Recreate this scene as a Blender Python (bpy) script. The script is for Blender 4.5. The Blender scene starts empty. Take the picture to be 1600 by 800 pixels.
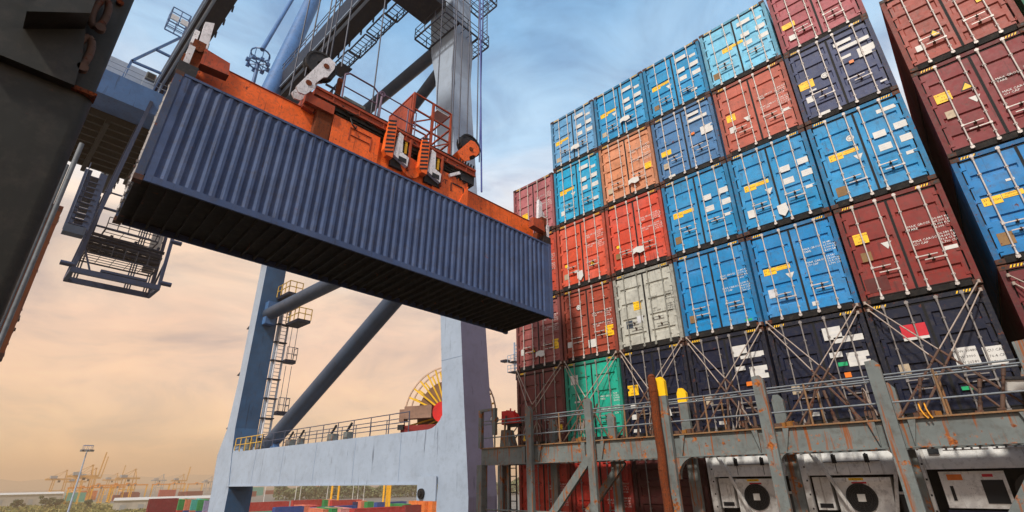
import bpy, math, random
from mathutils import Vector, Matrix
random.seed(7)
S = bpy.context.scene
COL = S.collection
rad = math.radians

# ------------------------------------------------------------------ camera
cd = bpy.data.cameras.new('camera'); cam = bpy.data.objects.new('camera', cd); COL.objects.link(cam)
cd.sensor_fit = 'HORIZONTAL'; cd.sensor_width = 36.0; cd.lens = 17.4976
cd.clip_start = 0.05; cd.clip_end = 30000
CR = Vector((0.73611504, 0.67667264, -0.01577288)); CDN = Vector((-0.28724227, 0.29120477, -0.9125194)); CF = Vector((-0.61288377, 0.6762499, 0.4087292))
m = Matrix((CR, -CDN, -CF)).transposed().to_4x4(); m.translation = Vector((11.66284, -15.77321, 14.00303))
cam.matrix_world = m
S.camera = cam

# ------------------------------------------------------------------ sky, sun, exposure
SUN_TO = Vector((0.28, -1.0, 1.12)).normalized()
SUN_EL = math.asin(SUN_TO.z); SUN_AZ = math.atan2(SUN_TO.x, SUN_TO.y)
def lin(h):
    h = h.lstrip('#'); c = [int(h[i:i+2], 16)/255 for i in (0, 2, 4)]
    return tuple((x/12.92 if x <= .04045 else ((x+.055)/1.055)**2.4) for x in c) + (1.0,)

W = bpy.data.worlds.new('World'); S.world = W; W.use_nodes = True
nt = W.node_tree; nt.nodes.clear()
def N(t, ty, **kw):
    n = t.nodes.new(ty)
    for k, v in kw.items():
        if k.startswith('i_'): n.inputs[k[2:]].default_value = v
        else: setattr(n, k, v)
    return n
def L(t, a, b): t.links.new(a, b)
def ramp(t, stops, interp='LINEAR'):
    r = t.nodes.new('ShaderNodeValToRGB'); e = r.color_ramp.elements; r.color_ramp.interpolation = interp
    while len(e) < len(stops): e.new(.5)
    for k, (p, c) in enumerate(stops):
        e[k].position = p; e[k].color = c
    return r
tc = N(nt, 'ShaderNodeTexCoord')
sep = N(nt, 'ShaderNodeSeparateXYZ'); L(nt, tc.outputs['Generated'], sep.inputs[0])
mp = N(nt, 'ShaderNodeMapping'); mp.inputs['Scale'].default_value = (2.0, 2.0, 5.5); L(nt, tc.outputs['Generated'], mp.inputs[0])
nz = N(nt, 'ShaderNodeTexNoise', i_Scale=1.5, i_Detail=7.0, i_Roughness=.55, i_Distortion=.6); L(nt, mp.outputs[0], nz.inputs['Vector'])
sh = N(nt, 'ShaderNodeMath', operation='MULTIPLY_ADD'); sh.inputs[1].default_value = .22; sh.inputs[2].default_value = -.11
L(nt, nz.outputs[0], sh.inputs[0])
ad = N(nt, 'ShaderNodeMath', operation='ADD'); L(nt, sep.outputs[2], ad.inputs[0]); L(nt, sh.outputs[0], ad.inputs[1])
sky_ramp = ramp(nt, [(0, lin('F6B676')), (.10, lin('F8C184')), (.22, lin('F0C296')), (.33, lin('F2D0AA')), (.42, lin('FDE9D0')), (.52, lin('E8EFF6')), (.62, lin('B2D4EE')), (.76, lin('86B8E0')), (1.0, lin('5A92CC'))])
L(nt, ad.outputs[0], sky_ramp.inputs[0])
mp2 = N(nt, 'ShaderNodeMapping'); mp2.inputs['Scale'].default_value = (1.3, 1.3, 2.9); mp2.inputs['Location'].default_value = (3.1, 1.2, .4); L(nt, tc.outputs['Generated'], mp2.inputs[0])
nz2 = N(nt, 'ShaderNodeTexNoise', i_Scale=3.2, i_Detail=9.0, i_Roughness=.58, i_Distortion=.7); L(nt, mp2.outputs[0], nz2.inputs['Vector'])
cm = ramp(nt, [(.35, (.68, .69, .75, 1)), (.50, (.97, .97, .97, 1)), (.62, (1.17, 1.14, 1.11, 1))]); L(nt, nz2.outputs[0], cm.inputs[0])
mul = N(nt, 'ShaderNodeMix', data_type='RGBA', blend_type='MULTIPLY'); mul.inputs['Factor'].default_value = 1.0
L(nt, sky_ramp.outputs[0], mul.inputs[6]); L(nt, cm.outputs[0], mul.inputs[7])
sky = N(nt, 'ShaderNodeTexSky', sky_type='NISHITA', sun_disc=False); sky.sun_elevation = SUN_EL; sky.sun_rotation = SUN_AZ
b1 = N(nt, 'ShaderNodeBackground'); b1.inputs[1].default_value = .92; L(nt, mul.outputs[2], b1.inputs[0])
b2 = N(nt, 'ShaderNodeBackground'); b2.inputs[1].default_value = .05; L(nt, sky.outputs[0], b2.inputs[0])
adds = N(nt, 'ShaderNodeAddShader'); L(nt, b1.outputs[0], adds.inputs[0]); L(nt, b2.outputs[0], adds.inputs[1])
wo = N(nt, 'ShaderNodeOutputWorld'); L(nt, adds.outputs[0], wo.inputs[0])

sd = bpy.data.lights.new('sun', 'SUN'); sd.energy = 4.4; sd.angle = rad(5); sd.color = (1.0, .93, .84)
so = bpy.data.objects.new('sun', sd); COL.objects.link(so); so.rotation_euler = SUN_TO.to_track_quat('Z', 'Y').to_euler(); so.location = (0, -40, 60)

S.view_settings.view_transform = 'Standard'; S.view_settings.look = 'None'; S.view_settings.exposure = 0.0; S.view_settings.gamma = 1.0
S.view_settings.use_curve_mapping = False
S.render.engine = 'CYCLES'; S.cycles.max_bounces = 5; S.cycles.diffuse_bounces = 3; S.cycles.use_denoising = True

# ------------------------------------------------------------------ materials
MATS = {}
def new_mat(name):
    mt = bpy.data.materials.new(name); mt.use_nodes = True; t = mt.node_tree
    return mt, t, t.nodes['Principled BSDF']
def mix(t, f, a, b, blend='MIX'):
    x = N(t, 'ShaderNodeMix', data_type='RGBA', blend_type=blend)
    for s, v in ((0, f), (6, a), (7, b)):
        if hasattr(v, 'is_linked'): L(t, v, x.inputs[s])
        else: x.inputs[s].default_value = v
    return x.outputs[2]
def ocoord(t, scale=(1, 1, 1), jitter=True):
    tc = N(t, 'ShaderNodeTexCoord'); mp = N(t, 'ShaderNodeMapping'); mp.inputs['Scale'].default_value = scale
    L(t, tc.outputs['Object'], mp.inputs[0])
    if jitter:
        oi = N(t, 'ShaderNodeObjectInfo'); ml = N(t, 'ShaderNodeVectorMath', operation='SCALE'); ml.inputs['Scale'].default_value = 37.0
        cb = N(t, 'ShaderNodeCombineXYZ')
        for k in range(3): L(t, oi.outputs['Random'], cb.inputs[k])
        L(t, cb.outputs[0], ml.inputs[0]); L(t, ml.outputs[0], mp.inputs['Location'])
    return mp.outputs[0]
def noise(t, vec, scale, detail=5, rough=.6):
    n = N(t, 'ShaderNodeTexNoise', i_Scale=scale, i_Detail=float(detail), i_Roughness=rough); L(t, vec, n.inputs['Vector']); return n.outputs[0]
def paint(name, color=None, rough=.5, rust=.3, streak=.4, grime=.5, metal=0.0, scale=1.0, rust_col=('3A1A0C', '7A3A14'), streak_col='2A2624', spec=.35, dark=1.0, var=1.0, sat=.60):
    """weathered paint; color None = the object's own colour"""
    if name in MATS: return MATS[name]
    mt, t, p = new_mat(name)
    if color is None:
        oi = N(t, 'ShaderNodeObjectInfo'); base = oi.outputs['Color']
    else: base = lin(color)
    v = ocoord(t); n1 = noise(t, v, 1.3*scale, 6)
    r1 = ramp(t, [(.3, ((1-.22*var)*dark,)*3+(1,)), (.7, ((1+.14*var)*dark,)*3+(1,))]); L(t, n1, r1.inputs[0])
    c = mix(t, 1.0, base, r1.outputs[0], 'MULTIPLY')
    if name.startswith('container_'):     # sun bleached patches of the coat
        nf = noise(t, v, .7*scale, 3, .5); rf = ramp(t, [(.42, (0, 0, 0, 1)), (.72, (.16, .16, .16, 1))]); L(t, nf, rf.inputs[0])
        hs = N(t, 'ShaderNodeHueSaturation'); hs.inputs['Saturation'].default_value = .62; hs.inputs['Value'].default_value = 1.35; L(t, c, hs.inputs['Color']); c = mix(t, rf.outputs[0], c, hs.outputs[0])
    if grime > 0:
        n2 = noise(t, v, 4.5*scale, 8, .7)
        r2 = ramp(t, [(.50, (0, 0, 0, 1)), (.74, (grime, grime, grime, 1))]); L(t, n2, r2.inputs[0])
        c = mix(t, r2.outputs[0], c, lin('4A423A'))
    if streak > 0:
        vs = ocoord(t, (9*scale, 9*scale, .55*scale)); n3 = noise(t, vs, 1.0, 5, .6)
        r3 = ramp(t, [(sat, (0, 0, 0, 1)), (sat+.08, (streak, streak, streak, 1))]); L(t, n3, r3.inputs[0])
        c = mix(t, r3.outputs[0], c, lin(streak_col))
    if rust > 0:
        n4 = noise(t, v, 2.6*scale, 9, .72); n5 = noise(t, v, 14*scale, 4)
        hi = .74 - .24*rust
        r4 = ramp(t, [(hi-.04, (0, 0, 0, 1)), (hi+.02, (1, 1, 1, 1))]); L(t, n4, r4.inputs[0])
        r5 = ramp(t, [(.35, lin(rust_col[0])), (.65, lin(rust_col[1]))]); L(t, n5, r5.inputs[0])
        c = mix(t, r4.outputs[0], c, r5.outputs[0])
    L(t, c, p.inputs['Base Color']); p.inputs['Metallic'].default_value = metal
    nr = noise(t, v, 6*scale, 4); rr = N(t, 'ShaderNodeMapRange'); rr.inputs[3].default_value = rough-.1; rr.inputs[4].default_value = rough+.22
    L(t, nr, rr.inputs[0]); L(t, rr.outputs[0], p.inputs['Roughness'])
    p.inputs['Specular IOR Level'].default_value = spec
    nb = noise(t, v, 3.0*scale, 3); bm = N(t, 'ShaderNodeBump'); bm.inputs['Strength'].default_value = .12; bm.inputs['Distance'].default_value = .03
    L(t, nb, bm.inputs['Height']); L(t, bm.outputs[0], p.inputs['Normal'])
    MATS[name] = mt; return mt
def flat(name, color, rough=.6, metal=0.0, var=.15, scale=6):
    if name in MATS: return MATS[name]
    mt, t, p = new_mat(name); v = ocoord(t); n1 = noise(t, v, scale, 5)
    r1 = ramp(t, [(.3, (1-var,)*3+(1,)), (.7, (1+var,)*3+(1,))]); L(t, n1, r1.inputs[0])
    L(t, mix(t, 1.0, lin(color), r1.outputs[0], 'MULTIPLY'), p.inputs['Base Color'])
    p.inputs['Roughness'].default_value = rough; p.inputs['Metallic'].default_value = metal
    MATS[name] = mt; return mt

CP = paint('container_paint', None, .5, .30, .40, .50, spec=.3, scale=1.5)
CPF = paint('container_side_paint', None, .66, .22, .5, .5, spec=.14, scale=1.3)
RODP = paint('galvanised_rod', None, .45, .16, .0, .35, metal=.2, scale=3)
GASK = flat('rubber_gasket', '0B0B0C', .8)
FRAME = paint('container_frame_paint', None, .6, .45, .35, .75, scale=2.5, dark=.62)
RAILG = paint('rail_grey', '767C80', .5, .35, 0, .4, scale=5)
CAST = paint('corner_casting_steel', '4A3026', .7, .75, .2, .6, scale=3)
UNDER = paint('floor_underside', '1A1817', .8, .35, .2, .5)
YEL = flat('sign_yellow', 'FAC40A', .55, var=.12); BLK = flat('black_marking', '0A0A0A', .6); WHT = flat('white_sticker', 'D2D0CA', .55, var=.1)
REDS = flat('red_sticker', 'C4162A', .5); BEI = paint('plate_beige', 'B9A78C', .5, .2, .1, .5, scale=3); GREY_L = flat('grey_sticker', 'C9CACC', .55)
ORS = flat('orange_sign', 'E8791A', .5); GRN = flat('green_sticker', '12A86B', .5); DGREY = flat('dark_grey_plate', '3A4450', .5); WLET = flat('white_lettering', 'E2E0DA', .6); BLET = flat('dark_lettering', '22201E', .6)
BROWNPL = paint('plate_brown', '8A6A42', .6, .4, .1, .5, scale=3)
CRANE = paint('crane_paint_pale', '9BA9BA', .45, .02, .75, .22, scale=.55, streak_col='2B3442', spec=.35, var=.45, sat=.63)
CRANE_SHADE = paint('crane_shade_mauve', '706F84', .45, .02, .6, .25, scale=.55, streak_col='2B3442', var=.5, sat=.63)  # shaded copy of the pale paint, for the waterside leg's lower side face
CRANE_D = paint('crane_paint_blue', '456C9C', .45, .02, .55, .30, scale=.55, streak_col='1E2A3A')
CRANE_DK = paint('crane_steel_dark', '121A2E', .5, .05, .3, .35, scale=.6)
LEG_SHADE = paint('leg_inner_shade', '2F5478', .45, .02, .5, .3, scale=.55, streak_col='16222E')  # shade of the landside leg's inner face, put into its colour
TUBE = paint('crane_tube_paint', '3E4C60', .42, .02, .3, .3, scale=.5)
GRAT = flat('walkway_grating', '2C3140', .6); RAILM = paint('rail_steel', '4A4F62', .5, .2, .0, .3, scale=4); ROPE = flat('steel_rope', '3C3B44', .5, .4)
ORNG = paint('spreader_orange', 'F2681F', .5, .42, .45, .7, scale=2.4, sat=.60, rust_col=('2A0F08', '6A2410'), streak_col='3A1408')
ORD = paint('spreader_rust_orange', 'A03E1A', .6, .55, .5, .7, scale=3, sat=.56)
RUST = paint('rusty_steel', '6E3414', .9, 1.0, .6, .8, scale=5, rust_col=('220C06', '8E4216'), streak_col='1E0C06', sat=.50)
SPWH = paint('spreader_white', 'DEDCDF', .5, .40, .5, .6, scale=3); DARKM = paint('greasy_dark_metal', '1B1A1C', .55, .3, .2, .5, scale=3)
BRG = paint('bridge_grey_paint', '6C7371', .6, .55, .9, .65, scale=1.2, rust_col=('5A2A10', 'B8691E'), streak_col='8A4A16', sat=.55)
BRGR = paint('bridge_rusty_edge', '8A6A4A', .7, .6, .4, .6, scale=3, rust_col=('4A200C', 'B86A24'))
LROD = paint('lashing_rod_steel', 'A8988C', .6, .32, .0, .5, metal=.1, scale=5); TBK = paint('turnbuckle_rust', '5A4438', .7, .65, .0, .5, scale=5)
RFW = paint('reefer_white', 'EDEDE9', .5, .10, .45, .55, scale=1.4, streak_col='6A5848'); RFD = flat('reefer_dark_recess', '14161A', .7)
FGP = paint('pillar_dark_paint', '25251F', .5, .22, .5, .5, scale=1.6, var=.6, rust_col=('2A120A', '6A3216'))
RAILY = paint('rail_yellow', 'C9A24A', .5, .2, 0, .3, scale=4)
CRY = paint('cable_reel_yellow', 'E0B020', .5, .1, 0, .3); REDP = paint('red_paint', 'C8201C', .45, .1, .1, .3)

# ------------------------------------------------------------------ mesh builder
TEXT = {}
def text_geo(s, bold=False):
    if s in TEXT: return TEXT[s]
    c = bpy.data.curves.new('lettering', 'FONT'); c.body = s; c.resolution_u = 1; c.size = 1.0; c.space_line = 1.0
    o = bpy.data.objects.new('lettering', c); me = bpy.data.meshes.new_from_object(o)
    vs = [tuple(v.co) for v in me.vertices]; fs = [tuple(p.vertices) for p in me.polygons]
    bpy.data.objects.remove(o); bpy.data.curves.remove(c); bpy.data.meshes.remove(me)
    TEXT[s] = (vs, fs); return TEXT[s]
class MB:
    def __init__(s): s.v = []; s.f = []; s.m = []; s.sm = []
    def add(s, vs, fs, m=0, smooth=False):
        o = len(s.v); s.v += [tuple(x) for x in vs]
        for f in fs: s.f.append(tuple(i+o for i in f)); s.m.append(m); s.sm.append(smooth)
        return s
    def box(s, x0, x1, y0, y1, z0, z1, m=0, rot=None, at=None):
        vs = [Vector((x, y, z)) for x in (x0, x1) for y in (y0, y1) for z in (z0, z1)]
        if rot is not None:
            c = Vector(at) if at is not None else Vector(((x0+x1)/2, (y0+y1)/2, (z0+z1)/2)); vs = [rot @ (v-c)+c for v in vs]
        return s.add(vs, [(0, 1, 3, 2), (4, 6, 7, 5), (0, 4, 5, 1), (2, 3, 7, 6), (0, 2, 6, 4), (1, 5, 7, 3)], m)
    def hexa(s, bot, top, m=0):
        """4 bottom and 4 top points, both counterclockwise from above"""
        return s.add(list(bot)+list(top), [(3, 2, 1, 0), (4, 5, 6, 7), (0, 1, 5, 4), (1, 2, 6, 5), (2, 3, 7, 6), (3, 0, 4, 7)], m)
    def beam(s, p, q, w, h, m=0, up=(0, 0, 1)):
        p, q = Vector(p), Vector(q); d = (q-p).normalized(); u = Vector(up)
        if abs(d.dot(u)) > .97: u = Vector((0, 1, 0))
        a = d.cross(u).normalized(); b = a.cross(d)
        a *= w/2; b *= h/2
        return s.add([p-a-b, p+a-b, p+a+b, p-a+b, q-a-b, q+a-b, q+a+b, q-a+b], [(0, 1, 2, 3), (7, 6, 5, 4), (4, 5, 1, 0), (5, 6, 2, 1), (6, 7, 3, 2), (7, 4, 0, 3)], m)
    def tube(s, p, q, r, n=8, m=0, r2=None, caps=True):
        p, q = Vector(p), Vector(q); d = (q-p).normalized(); u = Vector((0, 0, 1)) if abs(d.z) < .95 else Vector((0, 1, 0))
        a = d.cross(u).normalized(); b = a.cross(d); r2 = r if r2 is None else r2
        vs = []
        for k in range(n):
            t = 2*math.pi*k/n; e = a*math.cos(t)+b*math.sin(t); vs += [p+e*r, q+e*r2]
        s.add(vs, [(2*k, 2*((k+1) % n), 2*((k+1) % n)+1, 2*k+1) for k in range(n)], m, True)
        if caps: s.add(vs[0::2], [tuple(range(n-1, -1, -1))], m); s.add(vs[1::2], [tuple(range(n))], m)
        return s
    def path(s, pts, r, n=6, m=0):
        for a, b in zip(pts, pts[1:]): s.tube(a, b, r, n, m)
        return s
    def prism(s, poly, axis, a0, a1, m=0):
        """extrude a 2d polygon: axis x -> (y,z), y -> (x,z), z -> (x,y)"""
        def P(u, w, a): return {'x': (a, u, w), 'y': (u, a, w), 'z': (u, w, a)}[axis]
        n = len(poly); vs = [P(u, w, a0) for u, w in poly]+[P(u, w, a1) for u, w in poly]
        return s.add(vs, [tuple(range(n-1, -1, -1)), tuple(range(n, 2*n))]+[(k, (k+1) % n, (k+1) % n+n, k+n) for k in range(n)], m)
    def ring(s, c, axis, r0, r1, a0, a1, n=24, m=0, t0=0, t1=2*math.pi):
        full = abs(t1-t0-2*math.pi) < 1e-6; k1 = n if full else n+1; vs = []
        for k in range(k1):
            t = t0+(t1-t0)*k/n; cu, su = math.cos(t), math.sin(t)
            for r, a in ((r0, a0), (r1, a0), (r1, a1), (r0, a1)):
                o = {'x': (a, r*cu, r*su), 'y': (r*cu, a, r*su), 'z': (r*cu, r*su, a)}[axis]; vs.append((c[0]+o[0], c[1]+o[1], c[2]+o[2]))
        fs = []
        for k in range(n):
            j = (k+1) % k1
            for e in range(4): fs.append((4*k+e, 4*k+(e+1) % 4, 4*j+(e+1) % 4, 4*j+e))
        if not full: fs += [(0, 1, 2, 3), (4*n, 4*n+3, 4*n+2, 4*n+1)]
        return s.add(vs, fs, m)
    def text(s, body, size, x, y, z, m=0, M=None, center=False):
        vs, fs = text_geo(body)
        if center and vs:
            cx = (min(v[0] for v in vs)+max(v[0] for v in vs))/2; cz = (min(v[1] for v in vs)+max(v[1] for v in vs))/2
        else: cx = cz = 0
        pts = [(x+(v[0]-cx)*size, y, z+(v[1]-cz)*size) for v in vs]
        if M is not None: pts = [M @ Vector(p) for p in pts]
        return s.add(pts, fs, m)
    def quad(s, a, b, c, d, m=0): return s.add([a, b, c, d], [(0, 1, 2, 3)], m)
    def mesh(s, name, mats):
        me = bpy.data.meshes.new(name); me.from_pydata(s.v, [], s.f)
        for x in (mats if isinstance(mats, (list, tuple)) else [mats]): me.materials.append(x)
        me.polygons.foreach_set('material_index', s.m); me.polygons.foreach_set('use_smooth', s.sm); me.update(); return me
    def build(s, name, mats, parent=None, color=None):
        o = bpy.data.objects.new(name, s.mesh(name, mats)); COL.objects.link(o)
        if parent is not None: o.parent = parent
        if color is not None: o.color = color
        return o
def tag(o, label=None, cat=None, group=None, kind=None):
    if label: o['label'] = label
    if cat: o['category'] = cat
    if group: o['group'] = group
    if kind: o['kind'] = kind
    return o
def thing(name, label, cat, loc=(0, 0, 0), rz=0, group=None):
    o = bpy.data.objects.new(name, None); COL.objects.link(o); o.location = loc; o.rotation_euler = (0, 0, rz); o.empty_display_size = .3
    return tag(o, label, cat, group)
def inst(me, name, parent=None, loc=None, color=None, rot=None):
    o = bpy.data.objects.new(name, me); COL.objects.link(o)
    if parent is not None: o.parent = parent
    if loc is not None: o.location = loc
    if rot is not None: o.rotation_euler = rot
    if color is not None: o.color = color
    return o
def bevel(o, w=.03, seg=2):
    b = o.modifiers.new('bevel', 'BEVEL'); b.width = w; b.segments = seg; b.limit_method = 'ANGLE'; b.angle_limit = rad(40); return o
def railing(mb, pts, h=1.1, r=.025, step=1.6, mids=(.55,), m=0):
    for a, b in zip(pts, pts[1:]):
        a, b = Vector(a), Vector(b); n = max(1, int(round((b-a).length/step)))
        for k in range(n+1):
            p = a.lerp(b, k/n); mb.tube(p, p+Vector((0, 0, h)), r, 6, m)
        for hh in tuple(mids)+(h,): mb.tube(a+Vector((0, 0, hh)), b+Vector((0, 0, hh)), r, 6, m)
    return mb
def grating(mb, x0, x1, y0, y1, z, m=0, step=.45):
    for x in (x0, x1): mb.box(x-.05, x+.05, y0, y1, z-.12, z, m)
    for y in (y0, y1): mb.box(x0+.05, x1-.05, y-.05, y+.05, z-.12, z, m)
    n = max(1, int((x1-x0)/step))
    for k in range(1, n):
        x = x0+(x1-x0)*k/n; mb.box(x-.02, x+.02, y0+.05, y1-.05, z-.07, z-.01, m)
    n = max(1, int((y1-y0)/(step*1.6)))
    for k in range(1, n):
        y = y0+(y1-y0)*k/n; mb.box(x0+.05, x1-.05, y-.02, y+.02, z-.11, z-.075, m)
    return mb

# ------------------------------------------------------------------ ground, water, hills
def sheet(name, x0, x1, y0, y1, z, mat, kind='structure'):
    o = MB().quad((x0, y0, z), (x1, y0, z), (x1, y1, z), (x0, y1, z)).build(name, mat); return tag(o, kind=kind)
def ground_mat(name, a, b, scale, rough=.85):
    mt, t, p = new_mat(name); v = ocoord(t, jitter=False); n1 = noise(t, v, scale, 9, .65); r = ramp(t, [(.35, lin(a)), (.65, lin(b))]); L(t, n1, r.inputs[0])
    L(t, r.outputs[0], p.inputs['Base Color']); p.inputs['Roughness'].default_value = rough; return mt
QUAY = ground_mat('quay_concrete', '56544F', '6C6962', .08)
def quay():
    mb = MB(); mb.box(-5200, -6, -5000, 5000, -4, 0); return tag(mb.build('ground', QUAY), kind='structure')
quay()
wm, wt, wp = new_mat('sea_water'); wp.inputs['Base Color'].default_value = lin('1E3A44'); wp.inputs['Roughness'].default_value = .12
wv = ocoord(wt, jitter=False); wn = noise(wt, wv, .6, 6); wb = N(wt, 'ShaderNodeBump'); wb.inputs['Strength'].default_value = .5; wb.inputs['Distance'].default_value = .3; L(wt, wn, wb.inputs['Height']); L(wt, wb.outputs[0], wp.inputs['Normal'])
sheet('water', -6, 2500, -5000, 5000, -3.0, wm)
GRASSM = ground_mat('grass_ground', '6E6A3E', '8A8450', .05)
HILLM = ground_mat('hill_scrub', '6A6658', '7A7262', .004)
def hills():
    mb = MB(); n = 90; D = 4200
    def hz(a): return 34+38*math.exp(-((a-10.2)/3.4)**2)+34*math.exp(-((a-17.2)/3.0)**2)+22*math.exp(-((a-2)/3)**2)+16*math.exp(-((a-26)/4)**2)+3.0*math.sin(a*2.1)+2*math.sin(a*5.3+1)+1.2*math.sin(a*11.7)
    rows = []
    for k in range(n+1):
        a = -12+62*k/n; t = rad(180-a); top = max(8, hz(a))*1.12
        for f, z in ((.88, -2), (.94, top*.55), (1.0, top), (1.10, -2)):
            rows.append((D*f*math.cos(t), D*f*math.sin(t), z))
    mb.add(rows, [(4*k+e, 4*k+4+e, 4*k+5+e, 4*k+1+e) for k in range(n) for e in range(3)], 0, True)
    tag(mb.build('hills', HILLM), kind='structure')
hills()
def grass():
    mb = MB(); mb.quad((-760, -60, .02), (-300, -60, .02), (-300, 95, .02), (-760, 112, .02)); tag(mb.build('lawn', GRASSM), kind='structure')
    rnd = random.Random(3); b = MB()
    for k in range(9000):
        x = -300-420*rnd.random()**1.6; y = -40+rnd.random()*(128-.02*(x+300))-5; h = .6+rnd.random()*1.1; w = .5+rnd.random()*.9; t = rnd.random()*3.14
        if y > 92+(-x-300)*.035: continue
        dx, dy = math.cos(t)*w, math.sin(t)*w
        b.add([(x-dx, y-dy, 0), (x+dx, y+dy, 0), (x+dx*.3, y+dy*.3, h), (x-dx*.5, y-dy*.4, h*.8)], [(0, 1, 2, 3)], rnd.randrange(3))
    tag(b.build('grass', [flat('grass_a', '6C6A34', .9), flat('grass_b', '53592C', .9), flat('grass_c', '8A7E48', .9)]), 'rough strip of grass beyond the quay at the lower left', 'grass', kind='stuff')
grass()

# ------------------------------------------------------------------ container kit
CW, CLN, CH = 2.438, 12.192, 2.896
HX = CW/2
def container_body():
    b = MB()
    # front posts, header, sill, back plate behind the doors, rear frame
    for s in (-1, 1):
        x0, x1 = sorted((s*HX, s*(HX-.115))); b.box(x0, x1, 0.0, .14, .118, CH-.118, 4)
        b.box(x0, x1, CLN-.14, CLN, .0, CH)
    b.box(-HX+.18, HX-.18, .012, .12, CH-.112, CH-.006, 4); b.box(-HX+.18, HX-.18, .045, .12, .012, .165, 3)  # near-black sill colour deepens the shade between tiers
    b.box(-HX+.116, HX-.116, .085, .10, .13, CH-.10, 2)
    b.box(-HX+.116, HX-.116, CLN-.06, CLN-.02, .13, CH-.02)
    # bottom and top side rails
    for s in (-1, 1):
        x0, x1 = sorted((s*(HX-.003), s*(HX-.055))); b.box(x0, x1, .165, CLN-.142, .02, .17, 1); b.box(x0, x1, .165, CLN-.142, CH-.08, CH-.018, 1)
    # corrugated sides
    ys = [.142]; ds = [0.0]; y = .30; ys.append(y); ds.append(0)
    while y < CLN-.55:
        for dy, d in ((.052, .036), (.058, .036), (.052, 0), (.060, 0)):
            y += dy; ys.append(y); ds.append(d)
    ys.append(CLN-.142); ds.append(0)
    for s in (-1, 1):
        vs = []
        for yy, d in zip(ys, ds): vs += [(s*(HX-.012-d), yy, .168), (s*(HX-.012-d), yy, CH-.079)]
        n = len(ys); fs = [(2*k, 2*k+2, 2*k+3, 2*k+1) if s > 0 else (2*k, 2*k+1, 2*k+3, 2*k+2) for k in range(n-1)]
        b.add(vs, fs, 1)
    b.box(-HX+.05, HX-.05, .12, CLN-.1, CH-.05, CH-.03)
    # floor and cross members
    b.box(-HX+.056, HX-.056, .15, CLN-.15, .172, .20, 3)
    k = .3
    while k < CLN-.2:
        b.box(-HX+.056, HX-.056, k, k+.045, .05, .171, 3); k += .30
    b.box(-HX+.058, HX-.058, .121, .165, .03, .16, 3); b.box(-HX+.058, HX-.058, CLN-.2, CLN-.142, .03, .16, 3)
    return b.mesh('body', [CP, CPF, GASK, UNDER, FRAME])
def casting_mesh():
    b = MB(); b.box(-.089, .089, -.006, .156, 0, .118, 0)
    for pts in ([(.035*math.cos(t)*1.0, .05+.0+.026*math.sin(t)) for t in [k*math.pi/6 for k in range(12)]],):
        b.add([(x*1.1, -.0085, z+.008) for x, z in pts], [tuple(range(11, -1, -1))][:1], 1); b.f[-1] = tuple(reversed(b.f[-1]))
    return b.mesh('corner_casting', [CAST, BLK])
def leaf(b, x0, x1, z0, z1, bands, yo=.045, yi=.083, mar=.085, sl=.024):
    def q(a, c, d, e, m=0): b.quad(a, c, d, e, m)
    z = z0
    for za, zb in bands:
        q((x0, yo, z), (x1, yo, z), (x1, yo, za), (x0, yo, za))
        xa, xb = x0+mar, x1-mar
        q((x0, yo, za), (xa, yo, za), (xa, yo, zb), (x0, yo, zb)); q((xb, yo, za), (x1, yo, za), (x1, yo, zb), (xb, yo, zb))
        A, B, Cc, D = (xa, yo, za), (xb, yo, za), (xb, yo, zb), (xa, yo, zb)
        a, bb, c, d = (xa+sl, yi, za+sl), (xb-sl, yi, za+sl), (xb-sl, yi, zb-sl), (xa+sl, yi, zb-sl)
        q(A, B, bb, a); q(bb, B, Cc, c); q(d, c, Cc, D); q(A, a, d, D); q(a, bb, c, d)
        z = zb
    q((x0, yo, z), (x1, yo, z), (x1, yo, z1), (x0, yo, z1))
    q((x0, .084, z0), (x0, yo, z0), (x0, yo, z1), (x0, .084, z1)); q((x1, yo, z0), (x1, .084, z0), (x1, .084, z1), (x1, yo, z1))
    q((x0, yo, z1), (x1, yo, z1), (x1, .084, z1), (x0, .084, z1)); q((x0, .084, z0), (x1, .084, z0), (x1, yo, z0), (x0, yo, z0))
def bands(style):
    if style == 0: c = [.19, .385, .585, .785]; h = .125
    elif style == 1: c = [.16, .33, .50, .67, .84]; h = .29
    elif style == 2: c = [.20, .40, .60, .80]; h = .36
    else: c = [.12, .27, .42, .57, .72, .87]; h = .24
    return [(CH*v-h/2, CH*v+h/2) for v in c]
def door_mesh(style, s):
    b = MB(); x0, x1 = sorted((s*.016, s*(HX-.150))); leaf(b, x0, x1, .175, CH-.135, bands(style))
    xh = s*(HX-.125)
    for z in (.32, .95, 1.62, 2.05, 2.55):    # hinges on the outer edge
        b.box(min(xh, xh-s*.10), max(xh, xh-s*.10), .028, .044, z-.035, z+.035, 0); b.tube((s*(HX-.122), .026, z-.06), (s*(HX-.122), .026, z+.06), .018, 6, 0)
    b.box(min(s*.002, s*.030), max(s*.002, s*.030), .036, .044, .18, CH-.14, 1); b.box(x0+.01, x1-.01, .038, .044, .18, .20, 1); b.box(x0+.01, x1-.01, .038, .044, CH-.16, CH-.14, 1)
    return b.mesh('door', [CP, GASK])
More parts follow.
